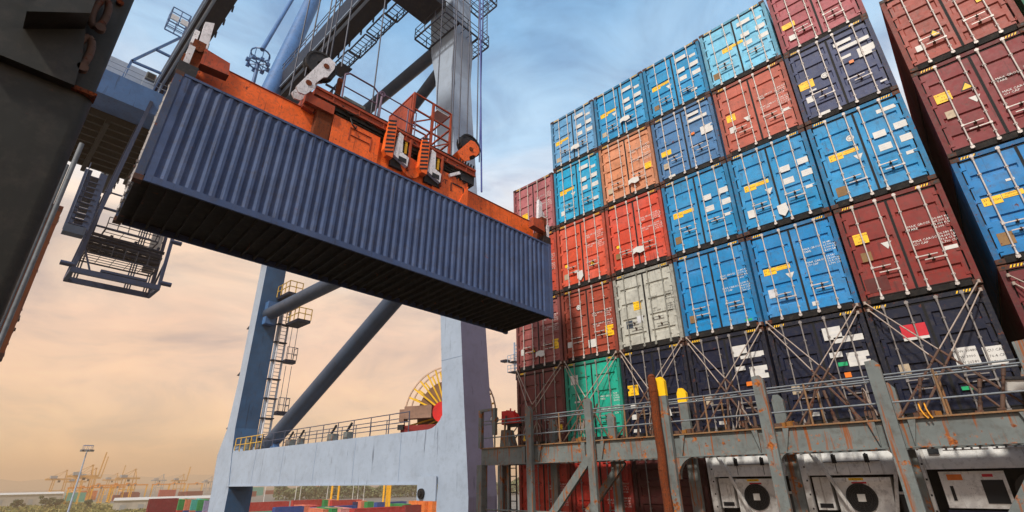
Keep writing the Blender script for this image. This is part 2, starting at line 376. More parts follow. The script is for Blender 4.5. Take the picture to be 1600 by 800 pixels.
def rod_mesh():
    b = MB(); b.tube((0, .004, .10), (0, .004, CH-.075), .019, 8, 0, caps=True)
    for z in (.36, .98, 1.72, 2.30): b.box(-.035, .035, .0235, .0445, z-.022, z+.022, 0); b.tube((0, .004, z-.02), (0, .004, z+.02), .027, 8, 0)
    for z, d in ((.10, 1), (CH-.075, -1)):    # cam and keeper
        b.box(-.042, .042, -.016, .0055, z-.03, z+.03, 0); b.tube((0, .004, z+d*.04), (0, .004, z+d*.14), .036, 8, 0, r2=.021); b.box(-.018, .018, -.022, -.017, z-.045, z+.045, 0)
    return b.mesh('locking_rod', RODP)
def handle_mesh(s):
    b = MB(); b.box(min(0, s*.42), max(0, s*.42), -.032, -.02, -.013, .013, 0); b.box(-.028, .028, -.030, .0, -.03, .03, 0)
    b.box(min(s*.22, s*.28), max(s*.22, s*.28), -.019, .043, -.03, .03, 1); b.tube((s*.25, -.036, -.02), (s*.25, -.036, .035), .012, 6, 1); return b.mesh('handle', [RODP, TBK])
def hazard_mesh():
    b = MB(); n = 5; w = .30/n
    for k in range(n):
        x = k*w
        b.quad((x, 0, 0), (x+w*.5, 0, 0), (x+w*.5+.03, 0, .062), (x+.03, 0, .062), 0); b.quad((x+w*.5, 0, 0), (x+w, 0, 0), (x+w+.03, 0, .062), (x+w*.5+.03, 0, .062), 1)
    return b.mesh('hazard_strip', [YEL, BLK])
BODY = container_body(); CASTM = casting_mesh(); DOORS = {(st, s): door_mesh(st, s) for st in range(4) for s in (-1, 1)}
ROD = rod_mesh(); HANDLE = {s: handle_mesh(s) for s in (-1, 1)}; HAZ = hazard_mesh()
RODX = (-.74, -.24, .24, .74)
YD = .041
def plate(u, v, w, h, z=.004):
    x, zz = (u-.5)*CW, v*CH; return (x-w/2, x+w/2, YD-z, YD, zz-h/2, zz+h/2)
def decal(root, d):
    k, u, v = d[0], d[1], d[2]; x, z = (u-.5)*CW, v*CH; mb = MB()
    if k == 'bar':        # high-cube warning: a taller box and a slim strip
        w1, w2, h = .36, .40, .21
        mb.box(x, x+w1, YD-.004, YD, z-h/2, z+h/2, 0); mb.box(x+w1+.012, x+w1+w2, YD-.004, YD, z-h*.12, z+h*.5, 0)
        mb.text('29', .085, x+.02, YD-.0055, z+.015, 1); mb.text('9:', .085, x+.03, YD-.0055, z-.085, 1); mb.text('HIGH', .085, x+.135, YD-.0055, z-.025, 1)
        mb.text('WARNING', .05, x+w1+.07, YD-.0055, z+.055, 1); mb.text('HIGH CONTAINER', .036, x+w1+.04, YD-.0055, z-.005, 1)
        mb.build('height_sign', [YEL, BLK], root)
    elif k == 'caut':
        w = d[3] if len(d) > 3 else .34; h = d[4] if len(d) > 4 else .30
        mb.box(x-w/2, x+w/2, YD-.004, YD, z-h/2, z+h/2, 0)
        for t, dz in (('CAUTION', .30), ("9'6", 0), ('HIGH', -.30)): mb.text(t, h*.24, x, YD-.0055, z+dz*h, 1, center=True)
        mb.build('caution_sign', [YEL, BLK], root)
    elif k == 'tri':
        s = .15; mb.prism([(x-s, z-s*.8), (x+s, z-s*.8), (x, z+s)], 'y', YD-.003, YD, 1); mb.prism([(x-s*.72, z-s*.62), (x+s*.72, z-s*.62), (x, z+s*.62)], 'y', YD-.006, YD-.0035, 0); mb.build('warning_triangle', [YEL, BLK], root)
    elif k == 'wtri':
        s = .12; mb.prism([(x, z-s), (x+s, z+s*.7), (x-s, z+s*.7)], 'y', YD-.004, YD, 0); mb.build('white_triangle', WHT, root)
    elif k == 'circ':
        mb.tube((x, YD-.004, z), (x, YD, z), .10, 14); mb.ring((x, YD-.0045, z), 'y', .05, .062, -.001, 0, 14, 1); mb.build('round_sticker', [WHT, DGREY], root)
    elif k == 'w':        # white sticker / panel
        w = d[3] if len(d) > 3 else .3; h = d[4] if len(d) > 4 else .2; mt = d[5] if len(d) > 5 else WHT
        mb.box(x-w/2, x+w/2, YD-.004, YD, z-h/2, z+h/2, 0)
        if mt is WHT and w > .2 and h > .12:
            for q in range(2): mb.box(x-w*.38, x+w*.30, YD-.005, YD-.0042, z+h*(.18-.34*q), z+h*(.22-.34*q), 1)
        mb.build('sticker', [mt, GREY_L], root)
    elif k == 'pl':
        s = d[3] if len(d) > 3 else .21; mt = d[4] if len(d) > 4 else BEI; mb.box(x-s/2, x+s/2, YD-.006, YD, z-s*.55, z+s*.55, 0); mb.build('data_plate', mt, root)
    elif k == 'tag':      # torn paper tag
        mb.prism([(x-.14, z+.17), (x+.13, z+.20), (x+.16, z-.05), (x+.02, z-.22), (x-.13, z-.10)], 'y', YD-.05, YD-.044, 0); mb.build('paper_tag', WHT, root)
    elif k == 'rag':
        mb.prism([(x-.22, z+.08), (x-.05, z+.14), (x+.20, z+.10), (x+.24, z-.10), (x+.05, z-.14), (x-.10, z-.06), (x-.24, z-.12)], 'y', -.06, -.05, 0); mb.build('torn_paper', WHT, root)
    elif k == 'flag':
        mb.box(x-.26, x+.26, YD-.004, YD, z-.16, z+.16, 0); mb.box(x-.26, x+.26, YD-.004, YD, z-.23, z-.163, 1); mb.build('emblem_panel', [REDS, WHT], root)
    elif k == 'panel':    # white panel with dark writing
        mb.box(x-.22, x+.22, YD-.004, YD, z-.22, z+.22, 0)
        for q, t in enumerate(d[3]): mb.text(t, .085, x, YD-.0055, z+.13-.13*q, 1, center=True)
        mb.build('marking_panel', [WHT, BLET], root)
def spec(u, v, kind=0, k=.82):
    x, z = (u-.5)*CW, v*CH
    L0 = ('MAX GROSS\nTARE', 'MAX CARGO\nCU CAP') if kind == 0 else ('MGW\nTARE', 'NET\nCU CAP')
    R0 = ('30,480 KG\n67,200 LB\n3,900 KG\n8,600 LB', '26,580 KG\n58,600 LB\n76.4 CUM\n2,700 CUFT')
    for q in (0, 1):
        zz = z-.52*q*k
        yield MB().text(L0[q], .105*k, x, YD-.003, zz); yield MB().text(R0[q], .098*k, x+.66*k, YD-.003, zz+.06)
BASE = ('shipping containers stacked on the ship')
def container(label, loc, color, style=0, decs=(), lets=(), rodcol=None, haz=True, zs=1.0, rz=0, group=BASE, letdark=False, plain=False):
    r = thing('shipping_container', label, 'container', loc, rz, group); r.scale = (1, 1, zs); c = lin(color); rn = random.Random(label)
    inst(BODY, 'body', r, color=c)
    for sx in (-1, 1):
        for z in (0, CH-.118): inst(CASTM, 'corner_casting', r, (sx*(HX-.0895), 0, z), c)
    if plain: return r
    for s in (-1, 1): inst(DOORS[(style, s)], 'door', r, color=c)
    rc = lin(rodcol or ('8E8884' if loc[2] < 17 else 'C4BBB4'))
    ro, ri, hz_ = rn.choice(((.74, .24, 0), (.80, .30, .06), (.70, .19, -.05), (.77, .22, .10)))
    for k, x in enumerate((-ro, -ri, ri, ro)):
        o = inst(ROD, 'locking_rod', r, (x, 0, 0), rc); s = 1 if k in (0, 2) else -1
        inst(HANDLE[s], 'handle', o, (0, 0, (.86 if k in (0, 2) else .70)+hz_+rn.uniform(-.05, .05)), rc)
    if haz:
        for x in (-HX+.20, HX-.53): inst(HAZ, 'hazard_strip', r, (x, .0095, CH-.085))
    for d in decs: decal(r, d)
    if lets:
        for l in lets:
            for mb in spec(*l): mb.build('lettering', BLET if letdark else WLET, r)
    return r
T5, T4, T3, T2, T1, TT = 15.09, 18.06, 21.01, 24.04, 27.0, 29.83
TZ = {6: (12.08, 15.05), 5: (T5, T4), 4: (T4, T3), 3: (T3, T2), 2: (T2, T1), 1: (T1, TT)}
def stack(col, tier, label, color, style=0, decs=(), lets=(), **kw):
    z0, z1 = TZ[tier]; x = {'A': -1, 'B': 0, 'C': 1, 'D': 2, 'E': 3, 'F': 4}.get(col); rn = random.Random(col+str(tier))
    xc = x*2.5+1.25 if x is not None else {'G': 14.04, 'H': 16.60}[col]
    if x is None: z0, z1 = {6: (12.4, 15.40), 5: (15.42, 18.42), 4: (18.42, 21.44), 3: (21.44, 24.35), 2: (24.35, 27.25)}[tier]
    return container(label, (xc+rn.uniform(-.012, .012), rn.uniform(-.03, .03), z0+.025), color, style, decs, lets, zs=(z1-z0-.045)/CH, **kw)
R6 = lambda a=.64, b=.88: [('w', a, .62), ('w', b, .64), ('w', a+.01, .47), ('w', b+.01, .49), ('w', b, .33, .24, .1)]
R8 = lambda: [('w', .66, .84, .46, .18), ('w', .86, .78, .24, .13), ('w', .64, .63), ('w', .86, .63, .32, .2), ('w', .65, .48), ('w', .87, .47, .32, .2)]
BLUE, BLUE2, TEAL = '0A8AC2', '1577BE', '14A58A'
# top tier
stack('B', 1, 'pale steel blue container at the top left corner of the stack', '5F9CC8', 0, [('bar', .09, .50), ('pl', .13, .17)]+R8()+[('rag', .55, .24)])
stack('C', 1, 'blue container second from the left in the top row, beside the pale steel blue one', '1B8FC4', 0, [('bar', .10, .56), ('wtri', .38, .49), ('pl', .14, .2), ('rag', .58, .28)]+R8())
stack('D', 1, 'blue container in the top row beside the rust blotched pale one', '1690C6', 0, [('bar', .11, .54), ('wtri', .40, .46), ('pl', .14, .2, .21, BROWNPL), ('w', .78, .2, .24, .1)]+R8())
stack('E', 1, 'weathered pale sky blue container with rust blotches in the top row', '6FBFE0', 0, [('bar', .28, .54), ('pl', .13, .2, .26, BROWNPL)]+R8())
stack('F', 1, 'faded crimson container cut by the top of the frame above the slate navy one', 'A34E55', 1, [('caut', .16, .42, .40, .22), ('w', .17, .22, .22, .22)], [(.58, .75)])
stack('G', 2, 'red brown container cut by the top edge right of the narrow gap of sky', '9A4638', 1, [('tri', .33, .34), ('w', .17, .24, .2, .2), ('caut', .84, .52, .42, .34)], [(.56, .80)])
stack('H', 2, 'green container only just seen in the top right corner', '1E7A5A', 0, [], [])
for t_, c_, w_ in ((3, '6E3A30', 'brown'), (4, '2A5E86', 'dull blue'), (5, '5A2A28', 'dark brown')): stack('H', t_, '%s container in the outermost right column, below the green one' % w_, c_, 0, [], [])
# second tier
stack('A', 2, 'faded rose maroon container topping the lowest leftmost column behind the spreader end', 'B0676B', 0, [('caut', .28, .42), ('tag', .70, .28)], [(.58, .66)])
stack('B', 2, 'bright blue container just below the pale steel blue corner one', '12A0CC', 0, [('bar', .11, .55), ('wtri', .40, .46), ('pl', .15, .2, .2, WHT), ('w', .86, .24, .26, .14)]+R8())
stack('C', 2, 'tan orange container, the only one of its colour', 'D08A63', 1, [('rag', .60, .22), ('caut', .86, .38, .3, .26), ('pl', .14, .22)], [(.60, .70)])
stack('D', 2, 'dusty steel blue container with white panels below the plain blue top row', '4879A8', 1, [('caut', .17, .43, .40, .22), ('w', .68, .84, .46, .13), ('w', .74, .75, .72, .13), ('w', .63, .55, .12, .10, ORS), ('w', .84, .53, .44, .34), ('pl', .14, .24), ('w', .20, .07, .26, .09)])
stack('E', 2, 'salmon red container with white lettering left of the slate navy one', 'B85C48', 0, [('caut', .17, .52, .30, .28), ('w', .16, .35, .21, .24), ('wtri', .38, .42), ('w', .87, .32, .26, .10)], [(.57, .62)])
stack('F', 2, 'slate navy container with long white panels beside the gap of sky', '3D4668', 1, [('caut', .15, .50, .42, .30), ('circ', .37, .52), ('w', .66, .83, .48, .13), ('w', .76, .75, .84, .13), ('w', .64, .63, .30, .10), ('w', .68, .54, .12, .10, ORS), ('w', .87, .60, .48, .34), ('pl', .14, .30, .2, WHT), ('w', .20, .40, .2, .06), ('w', .25, .07, .26, .10), ('w', .90, .16, .16, .06)])
stack('G', 3, 'maroon container with yellow triangle right of the gap beneath the red brown one', '7E2A2C', 0, [('caut', .17, .63), ('tri', .38, .66), ('wtri', .40, .50), ('pl', .17, .43)], [(.60, .60)])
# third tier
stack('A', 3, 'orange red container almost wholly hidden behind the right end of the lifted container', 'C6492F', 0, [('pl', .13, .2)], [(.6, .6)])
stack('B', 3, 'orange red container with a pentagon paper tag beside the lifted container', 'D4502F', 0, [('w', .16, .36, .16, .12, YEL), ('w', .36, .24, .24, .09), ('tri', .68, .29), ('pl', .14, .2), ('tag', .43, .16)], [(.59, .70)])
stack('C', 3, 'orange red container with a torn white sheet on its doors above the light grey one', 'D14A30', 0, [('rag', .52, .24), ('w', .16, .38, .14, .11, YEL), ('pl', .14, .25, .19, BROWNPL)], [(.59, .66)])
stack('D', 3, 'mid blue container with four white squares directly right of the orange red pair', BLUE, 0, [('bar', .11, .52), ('pl', .13, .2, .24, BROWNPL)]+R6())
stack('E', 3, 'mid blue container with yellow sign below the salmon red one', BLUE, 0, [('bar', .13, .54), ('wtri', .42, .43), ('pl', .15, .23, .24, WHT), ('tag', .52, .16)]+R6(.66, .88))
stack('F', 3, 'mid blue container with white stickers below the slate navy one', BLUE, 0, [('circ', .40, .69), ('bar', .13, .54), ('wtri', .42, .46), ('pl', .15, .16, .26, BROWNPL), ('w', .82, .86, .46, .12)]+R6(.68, .89))
stack('G', 4, 'deep blue container with a large yellow height sign at the right edge', '0A78B8', 0, [('bar', .10, .54), ('wtri', .48, .46), ('pl', .15, .2, .28, BROWNPL), ('w', .36, .68, .16, .06)], [(.62, .6)])
# fourth tier
stack('A', 4, 'plum red container peeping out under the lifted container', '97504C', 3, [('tri', .37, .28), ('w', .13, .28, .18, .26), ('caut', .86, .30, .30, .40), ('rag', .55, .2)], [(.60, .70)])
stack('B', 4, 'brick red container left of the light grey one', 'A04632', 3, [('circ', .33, .73), ('caut', .87, .32, .36, .40), ('w', .54, .2, .34, .30), ('pl', .11, .24, .2, WHT)], [(.58, .58)])
stack('C', 4, 'light grey container, the only pale dry box in the stack', 'B9B8AC', 0, [('caut', .36, .55, .30, .32), ('w', .20, .33, .26, .28, DGREY), ('w', .38, .37, .24, .26, GREY_L)], [(.60, .60, 1)], rodcol='8C8B82', letdark=True)
stack('D', 4, 'deep blue container without yellow sign right of the light grey one', '0A82BE', 0, [('pl', .14, .22, .22, BROWNPL), ('w', .84, .09, .22, .06, GRN)], [(.60, .62)])
stack('E', 4, 'deep blue container with yellow height sign left of the dark red one', '0A80BE', 0, [('bar', .11, .55), ('wtri', .40, .46), ('pl', .16, .31, .24, GREY_L), ('w', .58, .12, .16, .12)], [(.60, .68)])
stack('F', 4, 'dark red container with caution sign above the lashed navy one with the red emblem', '84261E', 0, [('caut', .17, .64), ('wtri', .38, .52), ('pl', .17, .45, .24, BROWNPL), ('w', .88, .36, .26, .10), ('w', .18, .17, .52, .40, paint('dark_red_patch', '5E2420', .6, .2, .1, .4))], [(.60, .62)])
stack('G', 5, 'dim maroon container at the right edge under the deep blue one, lashed to the bridge', '6E2226', 2, [], [])
# fifth tier, lashed to the bridge
stack('A', 5, 'dark maroon container at the left end of the lashed row', '6E3230', 0, [('w', .12, .12, .24, .2, YEL), ('caut', .88, .22, .16, .18)], [(.62, .34)])
stack('B', 5, 'green teal container in the lashed row', TEAL, 0, [('w', .17, .78, .34, .34), ('w', .22, .2, .28, .3), ('w', .2, .5, .24, .06)], [(.62, .52)])
stack('C', 5, 'navy container beside the green teal one in the lashed row', '0C152E', 2, [('caut', .15, .55, .40, .34), ('w', .13, .37, .22, .10), ('w', .13, .25, .22, .16), ('w', .14, .1, .26, .10), ('rag', .60, .26)])
stack('D', 5, 'navy container with a wide white panel behind the yellow topped post', '0C142E', 2, [('w', .66, .80, .44, .32), ('w', .80, .74, .68, .16), ('w', .84, .56, .50, .36), ('w', .63, .62, .30, .12), ('w', .70, .46, .16, .12, ORS), ('pl', .18, .34), ('w', .30, .11, .22, .10)])
stack('E', 5, 'navy container with a small green sticker in the lashed row', '0B142E', 2, [('w', .66, .82, .44, .34), ('w', .80, .75, .68, .16), ('w', .84, .56, .50, .36), ('w', .64, .62, .30, .14), ('w', .68, .53, .22, .10, GRN), ('w', .70, .43, .15, .13, ORS), ('pl', .16, .35), ('w', .28, .12, .26, .10)])
stack('F', 5, 'navy container with a red and white emblem in the lashed row', '0A132C', 2, [('flag', .36, .73), ('pl', .18, .42, .22), ('panel', .68, .46, ('MGW 30480', 'TW 3900', 'NW 26580')), ('panel', .90, .44, ('CU CAP', '76.4 CM', '2700 CF')), ('w', .60, .22, .2, .08, GRN)])
# below the bridge
stack('A', 6, 'bright red container under the left end of the lashing bridge', 'C43A28', 0, [('caut', .2, .1, .2, .2)], [(.58, .55)])
stack('B', 6, 'bright red container under the bridge behind the diagonal braces', 'BC3226', 0, [('w', .3, .93, .3, .2, GRN)], [(.58, .55)])
stack('C', 6, 'very dark maroon container under the bridge beside the rusty pole', '4E1C1C', 1, [('tri', .50, .1), ('w', .12, .12, .3, .2)], [])
stack('G', 6, 'dark grey container under the right end of the lashing bridge', '3A3C3E', 1, [], [])
stack('H', 6, 'dark brown container outermost under the right end of the bridge', '3E2A24', 1, [], [])
# the lifted container (same kit, hanging from the spreader)
held = container('dark slate blue container hanging from the orange spreader', (0, 0, 0), '455678', 1, [], [], group=None)
HM = Matrix(((0.9975902658, 0.0677909876, -0.0147662967), (-0.0671823878, 0.9970010587, 0.0384111403), (0.0173259426, -0.0373265445, 0.9991529116)))
del held['label']; held['label'] = 'dark slate blue container hanging in the air from the orange spreader'
HT = Vector((-0.088, -8.5, 19.241))
held.rotation_mode = 'QUATERNION'; held.rotation_quaternion = HM.to_quaternion(); held.location = HT+HM @ Vector((0, -CLN/2, 0))
# opposite bay at the left edge
container('rusty orange brown container half hidden behind the dark pillar, topmost there', (-1.25, -15.42, 15.92), '8A4A20', 0, [], [], rz=math.pi, group='containers of the bay behind the dark pillar')
container('dark maroon container half hidden behind the dark pillar under the orange brown one', (-1.30, -15.46, 12.98), '4A2222', 0, [], [], rz=math.pi, group='containers of the bay behind the dark pillar')
# ------------------------------------------------------------------ helpers for parts given in world metres
def wp(mb, name, mats, root, label=None, kind=None, sub=None):
    o = mb.build(name, mats); p = sub or root; o.parent = p
    o.matrix_parent_inverse = Matrix.Translation(-root.location) if sub is None else Matrix.Identity(4)
    if sub is not None: o.matrix_parent_inverse = Matrix.Identity(4)   # sub-parts share the part's own frame
    return tag(o, label, kind=kind)

# ------------------------------------------------------------------ refrigerated containers under the bridge
def reefer(xc, label, variant):
    r = thing('refrigerated_container', label, 'container', (xc, .05, 12.10), 0, 'white refrigerated containers under the bridge')
    b = MB(); H = HX
    for s in (-1, 1):
        x0, x1 = sorted((s*H, s*(H-.16))); b.box(x0, x1, 0, .18, .118, CH-.118)
        for z in range(7): b.box(s*(H-.13)-.018, s*(H-.13)+.018, -.012, 0, .4+z*.33, .44+z*.33, 1)
    b.box(-H+.16, H-.16, 0, .16, CH-.14, CH-.01); b.box(-H+.16, H-.16, 0, .16, .02, .16)
    for s in (-1, 1): b.box(*sorted((s*(H-.003), s*(H-.06))), .19, CLN, .02, CH)
    b.box(-H, H, CLN-.1, CLN, 0, CH-.02); b.box(-H+.07, H-.07, .19, CLN-.1, CH-.06, CH-.03); b.box(-H+.07, H-.07, .6, .65, .16, CH-.07, 1)
    b.build('body', [RFW, RFD], r)
    for sx in (-1, 1):
        for z in (0, CH-.118): inst(CASTM, 'corner_casting', r, (sx*(HX-.0895), 0, z), lin('8A8A84'))
    up = 1.86 if variant < 2 else 1.95
    p = MB(); p.box(-H+.163, H-.163, .05, .10, up, CH-.143); p.build('upper_panel', RFW, r)
    if variant < 2:
        a = MB(); a.box(-.62, .62, .03, .049, 2.18, 2.70, 0)
        a.box(-.62, .62, .022, .03, 2.165, 2.18, 1)
        for x in (-.36, .36): a.box(x-.05, x+.05, .0, .03, 2.14, 2.34, 1); a.box(x-.02, x+.02, -.03, 0, 2.2, 2.36, 1); a.box(x-.006, x+.006, .044, .048, 1.9, 2.14, 1)
        for x in (-.5, .5): a.box(x-.05, x+.05, .02, .03, 2.68, 2.72, 1)
        a.build('access_hatch', [RFW, RFD], r)
        f = MB(); f.prism([(-.50, .75), (.62, .75), (.72, 1.80), (-.52, 1.80)], 'y', .12, .5, 0); f.box(-.5, .72, .08, .118, 1.70, 1.80, 0)
        f.build('fan_unit', RFW, r)
        g = MB(); cx, cz = .02, 1.34; g.ring((cx, .1, cz), 'y', .30, .335, -.02, .015, 28, 0); g.tube((cx, .112, cz), (cx, .118, cz), .30, 28, 1)
        for q in range(5): rr = .06+.05*q; g.ring((cx, .1, cz), 'y', rr, rr+.010, -.005, .008, 24, 0)
        for q in range(8): t = q*math.pi/8; g.beam((cx-.3*math.cos(t), .102, cz-.3*math.sin(t)), (cx+.3*math.cos(t), .102, cz+.3*math.sin(t)), .010, .012, 0)
        g.build('fan_grille', [flat('fan_black', '17181A', .5), RFD], r)
        s = MB(); s.box(cx-.085, cx+.085, .078, .084, cz-.085, cz+.085, 0); s.build('sticker', WHT, r)
        s = MB(); s.box(-.16, .16, .076, .080, 1.735, 1.79, 0); s.text('CAUTION', .05, -.12, .0745, 1.745, 1); s.build('caution_sticker', [YEL, BLK], r)
        s = MB(); s.box(-.12, .2, .112, .1195, 1.66, 1.70, 0); s.build('red_sticker', REDS, r)
        c = MB(); c.box(-1.0, -.6, .14, .5, 1.05, 1.82, 0); c.box(-.95, -.65, .13, .14, 1.1, 1.2, 1); c.build('side_box', [RFW, RFD], r)
        k = MB()
        k.beam((-.94, -.02, 2.70), (.02, -.02, .5), .075, .05, 0, (0, 1, 0)); k.beam((1.03, -.02, 2.60), (.55, -.02, .4), .075, .05, 0, (0, 1, 0)); k.build('brace', RFW, r)
        e = MB(); e.box(.80, 1.05, .18, .5, .7, 1.45, 0); e.box(.80, 1.05, .16, .18, 1.42, 1.48, 1); e.build('power_box', [flat('dark_box', '2A2D30', .6), RFW], r)
        e = MB(); e.tube((-.95, .3, .55), (1.0, .3, .55), .04, 8, 0); e.tube((-.3, .35, .9), (.9, .35, .45), .05, 8, 0); e.build('pipework', DARMK if False else DARKM, r)
    else:
        for x0, x1, nm in ((-.62, .18, 0), (.26, 1.02, 1)):
            a = MB(); a.box(x0, x1, .03, .049, 2.36, 2.72, 0)
            for q in range(5): a.box(x0+.05+q*.15, x0+.09+q*.15, .02, .03, 2.37, 2.40, 1)
            a.build('access_hatch', [RFW, RFD], r)
        s = MB(); s.prism([(-.42, 2.46), (-.10, 2.46), (-.26, 2.74)], 'y', .024, .029, 1); s.prism([(-.37, 2.49), (-.15, 2.49), (-.26, 2.68)], 'y', .020, .0235, 0); s.build('warning_triangle', [ORS, BLK], r)
        s = MB(); s.box(.30, .84, .022, .029, 2.46, 2.74, 0)
        for q, t in enumerate(('WARNING', '460V HIGH', 'CURRENT')): s.text(t, .075, .57, .0205, 2.66-.085*q, 1, center=True)
        s.build('voltage_sign', [ORS, BLK], r)
        a = MB(); a.box(-.90, -.70, .01, .049, 2.28, 2.62, 0); a.box(-.86, -.74, .004, .01, 2.40, 2.46, 1); a.build('socket_box', [flat('dark_box', '2A2D30', .6), WHT], r)
        a = MB(); a.box(-.85, .28, .1, .4, 1.15, 1.90, 0); a.box(-.15, .22, .085, .1, 1.25, 1.72, 1); a.box(-.72, -.66, .085, .1, 1.3, 1.6, 1); a.box(-.72, -.45, .09, .1, 1.72, 1.84, 2); a.box(-.10, .08, .09, .1, 1.78, 1.84, 3)
        for q in range(3): a.text('- - -', .06, -.4, .094, 1.62-.09*q, 1)
        a.build('control_box', [RFW, RFD, ORS, REDS], r)
        a = MB(); a.box(-.9, 1.0, .2, .4, .85, 1.10, 0); a.build('blue_cover', flat('deep_blue', '14204A', .5), r)
        a = MB(); a.tube((.7, .3, 1.5), (.7, .36, 1.5), .34, 24, 0); a.build('fan_grille', flat('fan_black', '17181A', .5), r)
reefer(6.25, 'white refrigerated container with fan grille directly right of the rusty pole', 0)
reefer(8.75, 'white refrigerated container with fan grille and two braces, middle one of the three', 1)
reefer(11.27, 'white refrigerated container with orange warning signs in the lower right corner', 2)

# ------------------------------------------------------------------ lashing bridge
BR = thing('lashing_bridge', 'grey rust streaked steel lashing bridge running along the foot of the container stack', 'walkway', (6, -1.2, 11.0))
PX = (-.27, 2.25, 4.86, 7.54, 10.05, 12.55, 15.05)
for y, nm in ((-1.70, 'front'), (-.66, 'rear')):
    b = MB(); b.box(-2.80, 16.4, y-.02, y+.02, 14.50, 15.04, 0); b.box(-2.80, 16.4, y-.09, y+.09, 15.041, 15.075, 1); b.box(-2.80, 16.4, y-.10, y+.10, 14.47, 14.499, 0)
    for x in PX:
        for s in (-1, 1):
            xx = x+s*.30; b.prism([(xx, 14.51), (xx+s*.14, 15.03), (xx, 15.03)] if s > 0 else [(xx, 14.51), (xx, 15.03), (xx+s*.14, 15.03)], 'y', y-.088, y-.022, 0)
    wp(b, 'deck_beam', [BRG, BRGR], BR)
b = MB()
for k in range(96): b.box(-2.75+k*.2, -2.69+k*.2, -1.60, -.76, 15.0, 15.06, 0)
for k in range(4): b.box(-2.8, 16.4, -1.59+.27*k, -1.55+.27*k, 14.93, 14.998, 0)
wp(b, 'deck_plate', [BRGR], BR)
def fillet(x, s, r, z=14.472, y0=-1.72, y1=-1.68):
    return [(x, z)]+[(x+s*r*(1-math.sin(math.pi/16*k)), z-r*(1-math.cos(math.pi/16*k))) for k in range(9)]
for x, s, r in ((4.98, 1, .55), (7.42, -1, .22), (2.14, -1, .30), (7.66, 1, .22), (12.43, -1, .25), (9.93, -1, .22)):
    b = MB(); b.prism(fillet(x, s, r), 'y', -1.79, -1.60, 0); wp(b, 'gusset', BRG, BR)
for x in PX:
    yel = abs(x-4.86) < .01; top = 16.22 if not yel else 16.55
    w = .135 if x > 5 else .125
    b = MB(); b.box(x-w, x+w, -1.93, -1.795, 10.6, top, 0)
    b.prism([(x-w, top), (x+w, top), (x+w*.35, top+.12), (x-w, top+.10)], 'y', -1.93, -1.795, 1 if yel else 0)
    if yel: b.box(x-w-.003, x+w+.003, -1.933, -1.79, top-.42, top-.001, 1)
    wp(b, 'post', [BRG, YEL], BR, 'grey post with worn yellow tip' if yel else None)
    b = MB(); tz = 15.85 if not yel else 16.35
    b.box(x-.14, x+.14, -.60, -.46, 10.6, tz, 0); b.prism([(x-.14, tz), (x+.14, tz), (x+.04, tz+.14), (x-.08, tz+.14)], 'y', -.60, -.46, 1 if yel else 0)
    if yel: b.box(x-.143, x+.143, -.605, -.455, tz-.28, tz-.001, 1)
    wp(b, 'post', [BRG, YEL], BR, 'grey post with bright yellow top' if yel else None)
for p, q, y in (((.50, 12.94), (2.22, 14.70), -1.76), ((1.10, 12.94), (2.60, 14.47), -.62), ((11.35, 13.0), (12.5, 14.6), -1.76), ((-.05, 12.0), (.6, 12.9), -1.76)):
    b = MB(); b.beam((p[0], y, p[1]), (q[0], y, q[1]), .24, .12, 0, (0, 1, 0)); wp(b, 'brace', BRG, BR)
for y, zs in ((-1.76, (16.02, 15.90, 15.42)), (-.52, (16.12, 15.55))):
    b = MB()
    for z in zs: b.tube((-2.6, y, z), (16.3, y, z-.02), .022, 6, 0)
    k = -1.55
    while k < 16: b.tube((k, y, 15.06), (k, y, zs[0]), .026, 6, 1); k += 2.52
    wp(b, 'railing', [RAILG, BRGR], BR)
b = MB(); b.tube((-2.5, -1.75, 13.02), (5.0, -1.75, 12.99), .028, 6, 0); b.tube((5.1, -1.75, 12.7), (16, -1.75, 12.7), .028, 6, 0); wp(b, 'lower_rail', BRG, BR)
b = MB(); b.box(-2.84, -2.58, -1.92, -1.62, 10.6, 14.49, 0); b.box(-2.84, -2.60, -.80, -.5, 10.6, 14.49, 0); wp(b, 'end_column', BRG, BR)
b = MB(); b.box(-2.83, -2.68, -1.86, -1.72, 15.076, 16.46, 0); b.box(-2.68, -1.95, -1.86, -1.72, 16.38, 16.46, 0); b.box(-2.1, -1.96, -1.86, -1.72, 15.5, 16.379, 0); wp(b, 'end_frame', BRG, BR)
b = MB(); b.tube((-1.82, -1.2, 12.0), (-1.82, -1.2, 14.55), .03, 6, 0); b.tube((-1.52, -1.2, 12.0), (-1.52, -1.2, 14.55), .03, 6, 0)
for k in range(9): b.tube((-1.82, -1.2, 12.2+.27*k), (-1.52, -1.2, 12.2+.27*k), .018, 6, 0)
b.box(-1.95, -1.84, -1.25, -1.15, 11, 14.49, 1); wp(b, 'ladder', [DARKM, BRG], BR)
# things standing on the bridge
b = MB(); b.ring((-1.95, -1.1, 15.92), 'y', .0, .50, -.14, .14, 12, 0, 0, math.pi/2); b.box(-1.95, -1.35, -1.2, -1.0, 15.80, 15.915, 1); b.box(-2.2, -1.951, -1.24, -.96, 15.9, 16.4, 0); b.box(-2.0, -1.9, -1.15, -1.05, 15.076, 15.8, 1)
for k in range(4): t = k*.42+.12; b.tube((-1.95+.5*math.cos(t), -1.1, 15.92+.5*math.sin(t)), (-1.95+.58*math.cos(t), -1.1, 15.92+.58*math.sin(t)), .03, 6, 0)
tag(b.build('hose_reel_box', [REDP, DARKM]), 'red quarter round hose box on the left end of the bridge', 'hose box')
b = MB(); b.prism([(-2.05, 15.078), (-1.5, 15.078), (-1.72, 15.68), (-1.98, 15.68)], 'y', -1.5, -1.1, 0); tag(b.build('ventilator_hood', BRG), 'beige tapered vent hood beneath the red hose box', 'vent')
